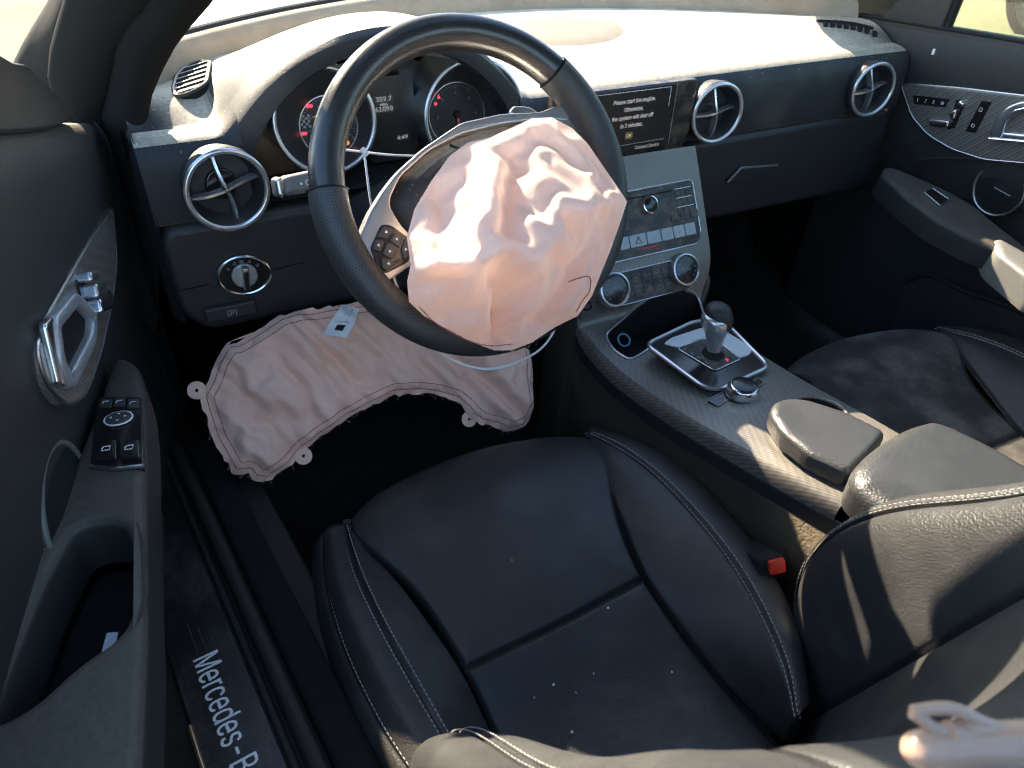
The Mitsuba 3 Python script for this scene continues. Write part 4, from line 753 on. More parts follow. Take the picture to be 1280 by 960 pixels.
def sheet(bd, poly, step, seed):
    rs = np.random.default_rng(seed); a, b = np.meshgrid(np.arange(bd[:, 0].min(), bd[:, 0].max(), step), np.arange(bd[:, 1].min(), bd[:, 1].max(), step * 0.866)); a = a + (np.arange(len(a)) % 2)[:, None] * step / 2
    q = np.c_[a.ravel(), b.ravel()] + rs.uniform(-0.08, 0.08, (a.size, 2)) * step; q = q[contains_xy(poly.buffer(-step * 0.6), q[:, 0], q[:, 1])]
    p = np.vstack([bd, q]); t = Delaunay(p).simplices; c = p[t].mean(1); ok = contains_xy(poly, c[:, 0], c[:, 1])
    e1, e2, e3 = (np.linalg.norm(p[t[:, i]] - p[t[:, j]], axis=1) for i, j in ((0, 1), (1, 2), (2, 0))); ar = np.abs(np.cross(p[t[:, 1]] - p[t[:, 0]], p[t[:, 2]] - p[t[:, 0]])); t = t[ok & ((ar > 0.12 * np.maximum(np.maximum(e1, e2), e3) ** 2) | (t >= len(bd)).any(1))]
    for _ in range(6):      # no two fans of triangles hang on one rim vertex
        e = np.sort(np.vstack([t[:, [0, 1]], t[:, [1, 2]], t[:, [2, 0]]]), 1); u_, inv, cn = np.unique(e, axis=0, return_inverse=True, return_counts=True); rim_ = (cn[inv.ravel()] == 1).reshape(3, -1); deg = np.bincount(u_[cn == 1].ravel(), minlength=len(p)); bad = (deg > 2)[t].any(1) & ((rim_.sum(0) >= 2) | ((deg > 2)[t].sum(1) >= 2)); t = t[~bad]
    used = np.unique(t); re_ = np.full(len(p), -1); re_[used] = np.arange(len(used)); return p[used], re_[t], int((used < len(bd)).sum())
def tuck(ab, poly):
    from shapely import shortest_line, get_coordinates
    ab = np.array(ab); o = np.nonzero(distance(poly, points(ab)) > 0.0008)[0]
    if len(o): ab[o] = get_coordinates(shortest_line(poly, points(ab[o]))).reshape(-1, 2, 2)[:, 0]
    return ab
from shapely import distance, points
bb = np.asarray(op.exterior.segmentize(0.0068).coords)[:-1]
bp2, bt, nb = sheet(bb, op, 0.0068, 4)
hi_ = LinearNDInterpolator(allp[:, :2], allp[:, 2]); hn_ = NearestNDInterpolator(allp[:, :2], allp[:, 2]); hz = hi_(bp2); hz = np.where(np.isnan(hz), hn_(bp2), hz)
for (p_, q_), amp_, w_ in (([(-0.4286,-0.4127,0.8236),(-0.4122,-0.4063,0.7377)], -0.030, 0.013), ([(-0.3899,-0.4096,0.8076),(-0.3981,-0.4082,0.7339)], 0.018, 0.012), ([(-0.4679,-0.4111,0.8282),(-0.429,-0.4028,0.7442)], 0.020, 0.013), ([(-0.3062,-0.3967,0.8245),(-0.3539,-0.4012,0.7431)], 0.018, 0.012), ([(-0.3357,-0.4054,0.8118),(-0.3762,-0.4027,0.7418)], -0.018, 0.011), ([(-0.4887,-0.3923,0.8215),(-0.4685,-0.3879,0.7609)], -0.014, 0.011), ([(-0.442,-0.3472,0.8926),(-0.4822,-0.4124,0.8458)], -0.018, 0.010), ([(-0.3987,-0.3371,0.9068),(-0.4524,-0.4313,0.8518)], 0.016, 0.012), ([(-0.3682,-0.3464,0.9094),(-0.4299,-0.4346,0.8644)], -0.016, 0.012)):
    a_, b_ = w2l(A([p_, q_]))[:, :2]; d_ = b_ - a_; ll = np.linalg.norm(d_); d_ /= ll; q_ = bp2 - a_; t_ = q_ @ d_; s_ = q_ @ A([-d_[1], d_[0]])
    hz = hz + amp_ * np.exp(-np.abs(s_ / w_) ** 1.3) * np.clip(t_ / 0.02 + 0.5, 0, 1) * np.clip((ll - t_) / 0.02 + 0.5, 0, 1) * (np.arange(len(bp2)) >= nb)
from shapely import distance, points
B3 = cloth(np.c_[bp2, hz], bt, np.arange(len(bp2)) < nb, 1.09, 160, bend=0.7, pull=0.008, seed=6, jolt=0.002, lim=np.clip(0.4 * distance(op.exterior, points(bp2)), 0.0002, 0.022))
AB = trimesh.Trimesh(B3, bt, process=False); AB = AB.subdivide_loop(1).subdivide(); AB.vertices = np.c_[tuck(np.array(AB.vertices)[:, :2], op), np.array(AB.vertices)[:, 2]]
thing('driver_airbag', 'crumpled pale pink deflated airbag hanging out of the steering wheel hub', 'airbag')
add('driver_airbag__front_fabric', tm(WHEEL.pts(AB.vertices), AB.faces), 'm_airbag', smooth=True)
SK = ob[:, :3].copy(); ctr_ = SK[:, :2].mean(0); sk = []
for t in np.linspace(0, 1, 8): q = SK.copy(); q[:, :2] = ctr_ + (SK[:, :2] - ctr_) * (1 - 0.32 * t ** 1.5); q[:, 2] = SK[:, 2] * (1 - t) + 0.012 * t + 0.004 * np.sin(np.arange(len(SK)) * 2.3) * t * (1 - t) * 4; sk.append(WHEEL.pts(q))
add('driver_airbag__side_fabric', grid(A(sk), cv=True), 'm_airbag', smooth=True)
abk = LinearNDInterpolator(np.array(AB.vertices)[:, :2], np.array(AB.vertices)[:, 2])
def on_bag(pts, lift=0.0012):
    L = w2l(A(pts)); z = abk(L[:, 0], L[:, 1]); z = np.where(np.isnan(z), L[:, 2], z) + lift + 0.002; return WHEEL.pts(np.c_[L[:, :2], z])
add('driver_airbag__seam_thread', tube(on_bag(spl([(-0.3432,-0.4079,0.789),(-0.3311,-0.4071,0.7897),(-0.3243,-0.4112,0.7826),(-0.3249,-0.4098,0.7658),(-0.3364,-0.4076,0.7509)], 40)), 0.0006, 5), 'm_maroon')
add('driver_airbag__seam_thread', tube(on_bag(spl([(-0.4973,-0.3766,0.7807),(-0.481,-0.3867,0.7635),(-0.4583,-0.3937,0.7451),(-0.4301,-0.4011,0.7318),(-0.4041,-0.4055,0.7291)], 40)), 0.0005, 5), 'm_maroon')
add('driver_airbag__torn_cover_edge', tube([(-0.4081,-0.2633,0.8975),(-0.4042,-0.2667,0.8955),(-0.399,-0.2654,0.8936)], 0.0016, 6), 'm_black')

# ---------------------------------------------------------------- knee airbag hanging under the dashboard
KO = A([(-0.1332,0.0073),(-0.1063,0.0095),(-0.0368,0.0037),(0.0242,0.0002),(0.1249,-0.0152),(0.2134,-0.0502),(0.2373,-0.0957),(0.2371,-0.1226),(0.2306,-0.1669),(0.2203,-0.2142),(0.2049,-0.2424),(0.1935,-0.2513),(0.1605,-0.2498),(0.143,-0.2354),(0.1209,-0.2237),(0.1072,-0.208),(0.1025,-0.1949),(0.0919,-0.179),(0.0653,-0.1627),(0.034,-0.1517),(-0.0026,-0.1443),(-0.0371,-0.151),(-0.0814,-0.1607),(-0.121,-0.1748),(-0.1474,-0.1862),(-0.1676,-0.2016),(-0.1947,-0.2097),(-0.2012,-0.2172),(-0.2251,-0.2072),(-0.2275,-0.1958),(-0.2481,-0.1917),(-0.2549,-0.1572),(-0.2595,-0.1386),(-0.2607,-0.0993),(-0.2606,-0.0754),(-0.2442,-0.057),(-0.2298,-0.0345),(-0.2137,-0.0179),(-0.2014,-0.0082),(-0.1967,-0.0151),(-0.1656,-0.0051)])
kpoly = Polygon(KO)
rng = np.random.default_rng(5)
def kh(a, b):
    p = np.stack([a, b, 0 * a], -1); w = A([[0.8, -0.6], [0.6, 0.8]]); q = np.stack([a * 0.85 + b * 0.5, -a * 0.5 + b * 0.85], -1)
    f = np.abs(meshkit.fbm(np.stack([q[..., 0] * 34, q[..., 1] * 8, 0 * a], -1), 3, 4) - 0.5) * 0.085
    g = (meshkit.fbm(p * 12, 3, 2) - 0.5) * 0.04
    r = 0.018 * np.exp(-((a + 0.13 + 0.25 * b) / 0.022) ** 2) - 0.012 * np.exp(-((a + 0.09 + 0.25 * b) / 0.025) ** 2) + 0.020 * np.exp(-((a - 0.16 + 0.5 * (b + 0.12)) / 0.02) ** 2)
    return f + g + r
bd = np.asarray(kpoly.exterior.segmentize(0.006).coords)[:-1]
bd = bd + (meshkit.noise(np.c_[bd * 130, 0 * bd[:, :1]], 3)[:, None] - 0.5) * 0.006
from shapely import distance, points
kpoly2 = Polygon(bd).buffer(0).buffer(-0.002).buffer(0.002).simplify(0.0006)
kp, kt, nk = sheet(np.asarray(kpoly2.exterior.segmentize(0.0062).coords)[:-1], kpoly2, 0.0068, 5)
ke = distance(kpoly.exterior, points(kp)); kz0 = kh(kp[:, 0], kp[:, 1]) * 0.7 * np.clip(ke / 0.02 + 0.35, 0, 1) + 0.020 * (1 - np.exp(-ke / 0.03))
edge_ = np.arange(len(kp)) < nk
K3 = cloth(np.c_[kp, kz0], kt, edge_, 1.08, 140, bend=0.6, pull=0.010, seed=9, jolt=0.001, lim=np.clip(0.4 * ke, 0.0002, 0.022))
kmesh = trimesh.Trimesh(K3, kt, process=False).subdivide_loop(2); kp, kz, kt = np.array(kmesh.vertices)[:, :2], np.array(kmesh.vertices)[:, 2], np.array(kmesh.faces); kp = tuck(kp, kpoly2); ke = distance(kpoly.exterior, points(kp))
kbag = thing('knee_airbag', 'deflated pink knee airbag with red stitching hanging below the dashboard', 'airbag')
add('knee_airbag__front_fabric', tm(KB.pts(np.c_[kp, kz]), kt), 'm_kneebag', smooth=True)
add('knee_airbag__back_fabric', tm(KB.pts(np.c_[kp, np.minimum(kz - 0.001 - 0.4 * np.minimum(ke, 0.02), kz)]), kt[:, ::-1]), 'm_kneebag', smooth=True)
kzi = LinearNDInterpolator(kp, kz)
def on_knee(L, lift=0.0008):
    z = kzi(L[:, 0], L[:, 1]); z = np.where(np.isnan(z), 0.01, z); return KB.pts(np.c_[L, z + lift])
for ins, mat in ((0.0075, 'm_maroon'), (0.0165, 'm_maroon')):
    ln = np.asarray(kpoly.buffer(-ins - 0.004).buffer(0.004).exterior.segmentize(0.004).coords); sel = ln[:, 1] < 0.055
    st = np.argmax(~sel); ln, sel = np.roll(ln[:-1], -st, 0), np.roll(sel[:-1], -st); ln = ln[sel]
    p = on_knee(ln)
    if ins < 0.01: add('knee_airbag__stitching', stitches(p, 0.0034, 0.0024, 0.0006, 0.0004, up=KB.n), mat)
    else: add('knee_airbag__seam_thread', tube(p, 0.00055, 5, up0=KB.n), mat)
for t in ([(-0.2626,-0.0669)], [(-0.1508,-0.1948)], [(0.1058,-0.2128)]):
    f = KB.sub(t[0][0], t[0][1], 0.002); add('knee_airbag__tab', slab(f, circ(0.0125, 26), -0.0012, 0.0012, 0.0006, [circ(0.0022, 12)] , bottom=True), 'm_kneebag')
tg = A([(-0.083,-0.0341),(-0.0414,0.0047),(-0.018,-0.0078),(-0.0502,-0.0456)]); tc = tg.mean(0)
tgp = [on_knee(A([tg[0] * (1 - s) * (1 - t) + tg[3] * s * (1 - t) + tg[2] * s * t + tg[1] * (1 - s) * t for s in np.linspace(0, 1, 9)]), 0.0022) for t in np.linspace(0, 1, 12)]
add('knee_airbag__label_tag', grid(A(tgp)), 'm_paper', smooth=True, label='white printed label tag near the top')
def tagpt(s, t): return on_knee(A([tg[0] * (1 - s) * (1 - t) + tg[3] * s * (1 - t) + tg[2] * s * t + tg[1] * (1 - s) * t]), 0.0030)[0]
add('knee_airbag__label_tag__print', [grid([[tagpt(s, t) for s in (0.35, 0.52, 0.70)] for t in (0.20, 0.29, 0.38)])] + [tube([tagpt(0.25 + 0.07 * i, 0.45), tagpt(0.25 + 0.07 * i, 0.92 - 0.1 * (i % 3))], 0.0005, 4) for i in range(8)], 'm_black')
# loose threads at the torn hem
fr_ = []
for q in np.linspace(0.36, 0.86, 70):
    p = np.asarray(kpoly.exterior.interpolate(q, normalized=True).coords)[0]; d = rng.normal(0, 1, 2) * 0.0035 + A([-0.001, -0.002])
    fr_.append(tube([KB.pt(p[0], p[1], 0.001), KB.pt(p[0] + d[0] * 0.6, p[1] + d[1] * 0.6, 0.002), KB.pt(p[0] + d[0], p[1] + d[1], 0.0 + rng.uniform(-0.002, 0.003))], 0.00025, 3))
add('knee_airbag__frayed_threads', fr_, 'm_kneebag', kind='stuff')

# ---------------------------------------------------------------- white cord
thing('white_cord', 'thin white cord looped round the back of the steering wheel', 'cord')
add('white_cord__cross_strand', tube(spl([(-0.5043,-0.1649,0.877),(-0.4751,-0.173,0.8719),(-0.4527,-0.1754,0.8669),(-0.4134,-0.1732,0.8589)], 20), 0.0014, 7), 'm_cord')
add('white_cord__hanging_strand', tube(spl([(-0.4753,-0.174,0.8723),(-0.4788,-0.1889,0.85),(-0.4828,-0.2073,0.8242),(-0.4824,-0.2392,0.7837),(-0.4806,-0.2735,0.747),(-0.4752,-0.2968,0.7183),(-0.4572,-0.3206,0.6884),(-0.4303,-0.3377,0.6688),(-0.3994,-0.3479,0.6602),(-0.3663,-0.355,0.666),(-0.3384,-0.3613,0.683),(-0.3266,-0.3646,0.7057),(-0.3312,-0.3759,0.7258)], 70), 0.0014, 7), 'm_cord')
add('white_cord__tie', tube([(-0.4777,-0.174,0.8762),(-0.4753,-0.177,0.8731),(-0.4732,-0.1779,0.8695)], 0.0032, 8), 'm_cord')

# ---------------------------------------------------------------- driver's seat
thing('driver_seat', 'black leather driver seat with white stitching and reclined backrest', 'car seat')
fe = A([(-0.5818,-0.2793,0.425),(-0.5288,-0.2469,0.425),(-0.4498,-0.2275,0.425),(-0.3576,-0.2217,0.425),(-0.2695,-0.2359,0.425),(-0.1948,-0.2618,0.425)])
mdr = A([(-0.549,-0.4126,0.432),(-0.4814,-0.4146,0.432),(-0.4042,-0.4166,0.432),(-0.3199,-0.415,0.432),(-0.2509,-0.4296,0.432)])
sm = A([(-0.5286,-0.5424,0.415),(-0.4672,-0.5393,0.415),(-0.4136,-0.5375,0.415),(-0.3435,-0.532,0.415),(-0.2741,-0.526,0.415)])
rmr = A([(-0.5245,-0.579,0.394),(-0.4379,-0.5818,0.394),(-0.3533,-0.5851,0.394),(-0.2693,-0.62,0.394)])
rr_ = A([(-0.5249,-0.6228,0.385),(-0.4638,-0.645,0.385),(-0.3773,-0.6688,0.385),(-0.2623,-0.7134,0.385)])
add('driver_seat__front_cushion', panel([fe + A([0, 0.004, -0.16]), fe + A([0, 0.012, -0.07]), fe + A([0, 0.004, -0.015]), fe + A([0, -0.03, 0.004]), mdr, sm], 90, 110, 0.006, 0.007, sides=(0, 1, 1, 1), wr=0.0035, seed=3), 'm_leather')
add('driver_seat__rear_cushion', panel([sm, rmr, rr_, rr_ + A([0.0, -0.09, 0.012])], 90, 70, 0.006, 0.007, sides=(1, 0, 1, 1), wr=0.0035, seed=4), 'm_leather')
Ls = A([(-0.5818,-0.2793,0.425),(-0.5595,-0.3691,0.428),(-0.5476,-0.4274,0.43),(-0.5371,-0.4909,0.425),(-0.5286,-0.5424,0.415),(-0.5243,-0.5784,0.393),(-0.5249,-0.6228,0.385),(-0.5266,-0.6729,0.385)])
L2 = A([(-0.5813,-0.2859,0.428),(-0.5952,-0.3772,0.445),(-0.5961,-0.4475,0.452),(-0.5935,-0.5045,0.455),(-0.5889,-0.559,0.456),(-0.5837,-0.6139,0.456),(-0.5781,-0.6599,0.456),(-0.5706,-0.7071,0.456)])
L3 = A([(-0.6168,-0.2856,0.425),(-0.6359,-0.3693,0.432),(-0.6426,-0.4351,0.436),(-0.6436,-0.4884,0.438),(-0.6405,-0.543,0.44),(-0.6347,-0.5931,0.442),(-0.6257,-0.6416,0.444),(-0.6173,-0.6888,0.444)])
def midr(a, b, h, t=0.5): return a * (1 - t) + b * t + A([0, 0, h])
add('driver_seat__inner_bolster', panel([Ls, midr(Ls, L2, 0.002), L2], 120, 40, 0.002, 0.006), 'm_leather')
add('driver_seat__outer_bolster', panel([L2, midr(L2, L3, 0.009), L3], 120, 40, 0.003, 0.004), 'm_leather')
add('driver_seat__side_facing', panel([L3, L3 + A([-0.010, 0.006, -0.02]), L3 + A([-0.012, 0.008, -0.06]), L3 + A([-0.005, 0.008, -0.19])], 120, 40, 0.002, 0.003, up=(-1, 0, 0)), 'm_leather')
add('driver_seat__front_corner', panel([L3[:1] + A([[-0.012, 0.008, -0.12], [-0.010, 0.006, -0.02], [0, 0, 0]]), (fe[:1] + L3[:1]) / 2 + A([[0, 0.02, -0.12], [0, 0.016, -0.03], [0, 0, 0.0]]), fe[:1] + A([[0, 0.008, -0.12], [0, 0.010, -0.05], [0, 0, 0.002]])], 20, 20, 0.001, 0.0, up=(-0.5, 1, 0)), 'm_leather')
R2 = A([(-0.1947,-0.2659,0.428),(-0.1868,-0.3274,0.448),(-0.1765,-0.384,0.452),(-0.1755,-0.4921,0.455),(-0.191,-0.6006,0.457),(-0.2138,-0.67,0.458),(-0.2432,-0.7286,0.46),(-0.2719,-0.7658,0.462)])
R1 = A([(-0.1948,-0.2618,0.425),(-0.233,-0.3481,0.43),(-0.2542,-0.4412,0.426),(-0.2741,-0.526,0.415),(-0.2748,-0.5863,0.405),(-0.2715,-0.6518,0.394),(-0.2629,-0.7138,0.386),(-0.2531,-0.7616,0.386)])
R3 = A([(-0.1722,-0.2484,0.415),(-0.1565,-0.306,0.436),(-0.1359,-0.3541,0.44),(-0.1281,-0.4701,0.444),(-0.1423,-0.5783,0.446),(-0.168,-0.6532,0.448),(-0.2072,-0.7163,0.45),(-0.2405,-0.7562,0.452)])
add('driver_seat__inboard_bolster', panel([R1, midr(R1, R2, 0.003), R2], 120, 46, 0.003, 0.006), 'm_leather')
add('driver_seat__inboard_edge', panel([R2, midr(R2, R3, 0.004), R3, R3 + A([0.006, 0, -0.03]), R3 + A([0.004, 0, -0.20])], 120, 46, 0.002, 0.004, up=(0.6, 0, 0.8), sides=(1, 0, 0, 0)), 'm_leather')
def off(a, b, d): t = b - a; t /= np.linalg.norm(t, axis=1, keepdims=True); return a + t * d
for c, up in ((off(L2, L3, 0.006), (0, 0, 1)), (off(L2, Ls, 0.005), (0, 0, 1)), (off(L3, L2, 0.005), (0, 0, 1)), (off(R2, R1, 0.005), (0, 0, 1)), (off(R2, R3, 0.005), (0, 0, 1))):
    q = spl(c, 140)[3:]; add('driver_seat__stitching', stitches(q, lift=0.0034, up=up), 'm_thread')
add('driver_seat__seat_base', box(Fr((-0.37, -0.5, 0.24), (1, 0, 0), (0, 1, 0)), -0.21, 0.21, -0.24, 0.22, 0, 0.14), 'm_black')
# backrest, built along its reclined axis
BO, BD, BNn = A([0, -0.784, 0.42]), A([0, -0.292, 0.956]), A([0, 0.956, 0.292])
def bp(x, f, h): return A([x, 0, 0]) + BO + BNn * (f - 1.7 * max(0.0, h - 0.40) ** 1.5) + BD * h
HH = [-0.06, -0.03, 0.03, 0.09, 0.142, 0.21, 0.276, 0.35, 0.41, 0.46, 0.52, 0.58, 0.65]
FF = np.interp(HH, [-0.06, -0.024, 0.033, 0.09, 0.143, 0.21, 0.275, 0.38, 0.434, 0.50, 0.65], [0.11, 0.134, 0.160, 0.166, 0.160, 0.138, 0.106, 0.062, 0.045, 0.034, 0.030])
def bsec(x0, x1, f0, f1, crown=0.0, n=7):
    rows = []
    for h, F in zip(HH, FF):
        rows.append([bp(x0 + (x1 - x0) * t, f0(F) * (1 - t) + f1(F) * t + crown * 4 * t * (1 - t), h) for t in np.linspace(0, 1, n)])
    return rows
FO = np.interp(HH, [-0.06, -0.024, 0.033, 0.09, 0.143, 0.21, 0.275, 0.38, 0.434, 0.50, 0.65], [0.10, 0.124, 0.146, 0.148, 0.138, 0.114, 0.084, 0.048, 0.038, 0.032, 0.030])
LB = lambda F: 0.024
add('driver_seat__backrest_insert', panel(bsec(-0.520, -0.208, LB, LB, -0.040), 70, 110, 0.004, 0.006, up=(0, 1, 0)), 'm_leather_lit')
for s, x0, x1, x2, x3 in ((-1, -0.520, -0.592, -0.625, -0.640), (1, -0.208, -0.150, -0.124, -0.110)):
    hump = lambda F: F - 0.012
    rows = []
    for h, F in zip(HH, FF if s > 0 else FO):
        xx = [(x0, 0.024), (x0 + (x1 - x0) * 0.35, 0.024 + (F - 0.024) * 0.42), (x0 + (x1 - x0) * 0.75, 0.024 + (F - 0.024) * 0.84), (x1, F - 0.006)]
        rows.append([bp(x, f, h) for x, f in xx])
    add('driver_seat__backrest_bolster', panel(rows, 60, 120, 0.004, 0.005, up=(-s, 1, 0.2)), 'm_leather_lit', label='inboard backrest bolster half in sunlight' if s > 0 else None)
    rows2 = []
    for h, F in zip(HH, FF if s > 0 else FO):
        rows2.append([bp(x1, F - 0.006, h), bp(x2, F - 0.004, h), bp(x3, F - 0.03, h), bp(x3 + s * 0.003, F - 0.09, h), bp(x3, -0.07, h)])
    add('driver_seat__backrest_side', panel(rows2, 50, 110, 0.003, 0.005, up=(s, 0.6, 0.2), sides=(0, 0, 1, 0)), 'm_leather_lit')
    sl = A([bp(x1 + s * 0.004, F - 0.0045, h) for h, F in zip(HH, FF if s > 0 else FO)]); add('driver_seat__stitching', stitches(spl(sl, 120), 0.0066, 0.0040, 0.00042, lift=0.0024, up=(0, 0.8, 0.6)), 'm_thread')
    sl = A([bp(x1 - s * 0.004, F - 0.0065, h) for h, F in zip(HH, FF if s > 0 else FO)]); add('driver_seat__stitching', stitches(spl(sl, 120), 0.0066, 0.0040, 0.00042, lift=0.0024, up=(0, 0.8, 0.6)), 'm_thread')
add('driver_seat__backrest_shell', grid(surf([[bp(x, -0.065, h) for x in (-0.64, -0.37, -0.11)] for h in (-0.06, 0.2, 0.45, 0.65)], 10, 10)), 'm_plastic')
# buckle
thing('seat_belt_buckle', 'black seat belt buckle with red release button beside the driver seat', 'seat belt buckle')
BK = Fr((-0.1546,-0.6086,0.462), (1, -0.25, 0.05), (0.15, 0.55, 0.9))
add('seat_belt_buckle__housing', slab(BK, rrect(0.034, 0.024, 0.004), -0.06, 0.004, 0.003), 'm_black')
add('seat_belt_buckle__release_button', slab(BK, rrect(0.021, 0.018, 0.003, 0.004, 0.0), 0.003, 0.009, 0.002), 'm_red')
add('seat_belt_buckle__stalk', bar(BK.pt(0, 0, -0.03), BK.pt(0.01, -0.01, -0.22), 0.03, 0.008), 'm_black')
# belt guide, near the camera
thing('seat_belt_guide', 'glossy tan belt guide with looped prong and rounded prong before the backrest', 'belt guide')
gA = spl([(-0.5072,-0.918,0.8944),(-0.5004,-0.9208,0.8952),(-0.4939,-0.9242,0.8952),(-0.4901,-0.9272,0.8938),(-0.4842,-0.9328,0.8904),(-0.4769,-0.9383,0.8879),(-0.4645,-0.9454,0.887)], 40)
gB = spl([(-0.5073,-0.9183,0.8939),(-0.5047,-0.9211,0.892),(-0.5013,-0.925,0.8891),(-0.4958,-0.9286,0.8881),(-0.4891,-0.9316,0.8886),(-0.4828,-0.9356,0.8877)], 36)
gC = spl([(-0.5136,-0.9244,0.8816),(-0.5079,-0.9267,0.8824),(-0.5,-0.9307,0.8824),(-0.4906,-0.935,0.8832),(-0.4787,-0.941,0.8833),(-0.4631,-0.9495,0.8826)], 40)
add('seat_belt_guide__loop', [tube(gA, np.interp(np.arange(40), [0, 20, 39], [0.0022, 0.0028, 0.0048]), 12), tube(gB, np.interp(np.arange(36), [0, 20, 35], [0.0022, 0.0028, 0.0048]), 12)], 'm_tan', smooth=60)
rr2 = np.interp(np.arange(40), [0, 1, 3, 8, 20, 39], [0.002, 0.0045, 0.0065, 0.0078, 0.0085, 0.011])
add('seat_belt_guide__prong', tube(gC, rr2, 18), 'm_tan', smooth=60)
add('seat_belt_guide__web', tube(spl([(-0.4976,-0.929,0.8864),(-0.4899,-0.9334,0.8857),(-0.4794,-0.9389,0.8855),(-0.4652,-0.9469,0.8846)], 20), 0.006, 12), 'm_tan', smooth=60)

# ---------------------------------------------------------------- passenger seat
thing('passenger_seat', 'dusty passenger seat with suede centre panel behind the console', 'car seat')
pf = A([(0.1898,-0.2898,0.445),(0.279,-0.2666,0.445),(0.3648,-0.2608,0.445),(0.4367,-0.2709,0.445),(0.4984,-0.2911,0.445),(0.5341,-0.3115,0.445)])
pm_ = A([(0.1034,-0.4183,0.45),(0.231,-0.4128,0.45),(0.3711,-0.4068,0.45),(0.4717,-0.4158,0.45)])
ps_ = A([(0.0858,-0.5997,0.435),(0.2159,-0.5754,0.435),(0.3182,-0.5668,0.435),(0.4038,-0.5689,0.435)])
add('passenger_seat__front_cushion', panel([pf + A([0, 0.01, -0.15]), pf + A([0, 0.016, -0.06]), pf + A([0, 0.004, -0.012]), pf + A([0, -0.03, 0.006]), pm_, ps_], 60, 80, 0.006, 0.006, sides=(0, 1, 1, 1)), 'm_suede')
pr_ = A([(0.0759,-0.683,0.43),(0.1965,-0.6657,0.43),(0.3169,-0.6563,0.43),(0.3874,-0.6539,0.43)])
add('passenger_seat__rear_cushion', panel([ps_, (ps_ + pr_) / 2 + A([0, 0, 0.004]), pr_], 50, 40, 0.005, 0.006), 'm_suede')
q1 = A([(0.5341,-0.3115,0.445),(0.4951,-0.3744,0.452),(0.4586,-0.4395,0.452),(0.4264,-0.508,0.445),(0.4038,-0.5689,0.435),(0.3874,-0.6539,0.43)])
q2 = A([(0.5397,-0.3115,0.447),(0.5318,-0.3796,0.47),(0.5354,-0.4412,0.478),(0.5317,-0.5121,0.48),(0.5164,-0.5849,0.48),(0.4889,-0.6692,0.48)])
q3 = A([(0.5678,-0.2968,0.435),(0.5772,-0.3594,0.46),(0.5977,-0.4203,0.465),(0.6125,-0.4897,0.465),(0.6069,-0.5653,0.465),(0.5806,-0.651,0.465)])
add('passenger_seat__bolster', panel([q1, midr(q1, q2, 0.004), q2], 80, 40, 0.003, 0.005), 'm_leather')
add('passenger_seat__outer_edge', panel([q2, q3, q3 + A([0.008, 0.01, -0.04]), q3 + A([0.006, 0.01, -0.2])], 80, 30, 0.002, 0.003, up=(0.5, 0.5, 0.7), sides=(1, 0, 0, 0)), 'm_leather')
add('passenger_seat__stitching', stitches(spl(off(q2, q1, 0.005), 100), lift=0.002), 'm_thread'); add('passenger_seat__stitching', stitches(spl(off(q2, q3, 0.004), 100), lift=0.002), 'm_thread')
add('passenger_seat__inner_edge', panel([pf[:1] + A([[0, 0.0, 0], [0.01, -0.2, 0.0], [0.02, -0.4, 0.0]]), pf[:1] + A([[-0.012, 0.0, -0.03], [-0.0, -0.2, -0.03], [0.0, -0.4, -0.03]]), pf[:1] + A([[-0.01, 0.0, -0.2], [0, -0.2, -0.2], [0.0, -0.4, -0.2]])], 40, 20, 0.001, 0.002, up=(-1, 0, 0.3)), 'm_leather')
pb = lambda x, f, h: bp(x, f, h)
add('passenger_seat__backrest', grid(surf([[pb(x, f, h) for x, f in ((0.12, -0.06), (0.125, 0.06), (0.17, 0.09), (0.23, 0.02), (0.37, 0.0), (0.51, 0.02), (0.58, 0.09), (0.62, 0.06), (0.63, -0.06))] for h in (-0.06, 0.2, 0.45, 0.65)], 60, 30)), 'm_leather')

# ---------------------------------------------------------------- driver's door
thing('driver_door', 'open driver door with black padding and window switch armrest', 'car door')
belt = [(0.17, 0.100), (0.10, 0.135), (0.022, 0.158), (-0.10, 0.192), (-0.232, 0.224), (-0.31, 0.245), (-0.6, 0.25), (-1.1, 0.25)]
bs2 = spl(belt, 60)
rows = []
for f_, o in ((1.0, -0.05), (1.0, -0.016), (0.985, -0.004), (0.93, 0.004), (0.75, 0.008)): rows.append([DOOR.pt(a, b * f_, o) for a, b in bs2])
for bb, o in ((0.095, 0.006), (0.05, 0.0), (0.0, -0.004), (-0.06, -0.012), (-0.2, -0.014), (-0.38, -0.004)): rows.append([DOOR.pt(a, min(bb, b * 0.7), o) for a, b in bs2])
add('driver_door__panel', grid(surf(rows, 100, 120)), 'm_door_leather', smooth=True)
add('driver_door__front_edge', grid(surf([[DOOR.pt(0.17, b, o) for b in (0.100, -0.06, -0.38)] for o in (-0.01, -0.10, -0.16)], 10, 6)), 'm_black')
sa = [(-0.2758,0.3028),(-0.2354,0.284),(-0.2014,0.2754),(-0.1548,0.2445),(-0.0876,0.1944),(-0.1809,0.2088),(-0.2757,0.2326),(-0.3463,0.2515)]
add('driver_door__mirror_triangle', slab(DOOR, rnd(sa, 0.008), -0.03, 0.006, 0.004), 'm_plastic')
tr = [(-0.075, 0.084), (-0.20, 0.094), (-0.40, 0.106), (-0.445, 0.100), (-0.452, 0.070), (-0.432, 0.030), (-0.38, 0.006), (-0.302, 0.004), (-0.2, 0.016), (-0.135, 0.034)]
add('driver_door__trim_panel', slab(DOOR, rnd(tr, 0.02), -0.01, 0.0105, 0.004), 'm_weave')
add('driver_door__trim_panel__edge', bead(DOOR, rnd(tr, 0.02), 0.0015, 0.009, 5), 'm_satin')
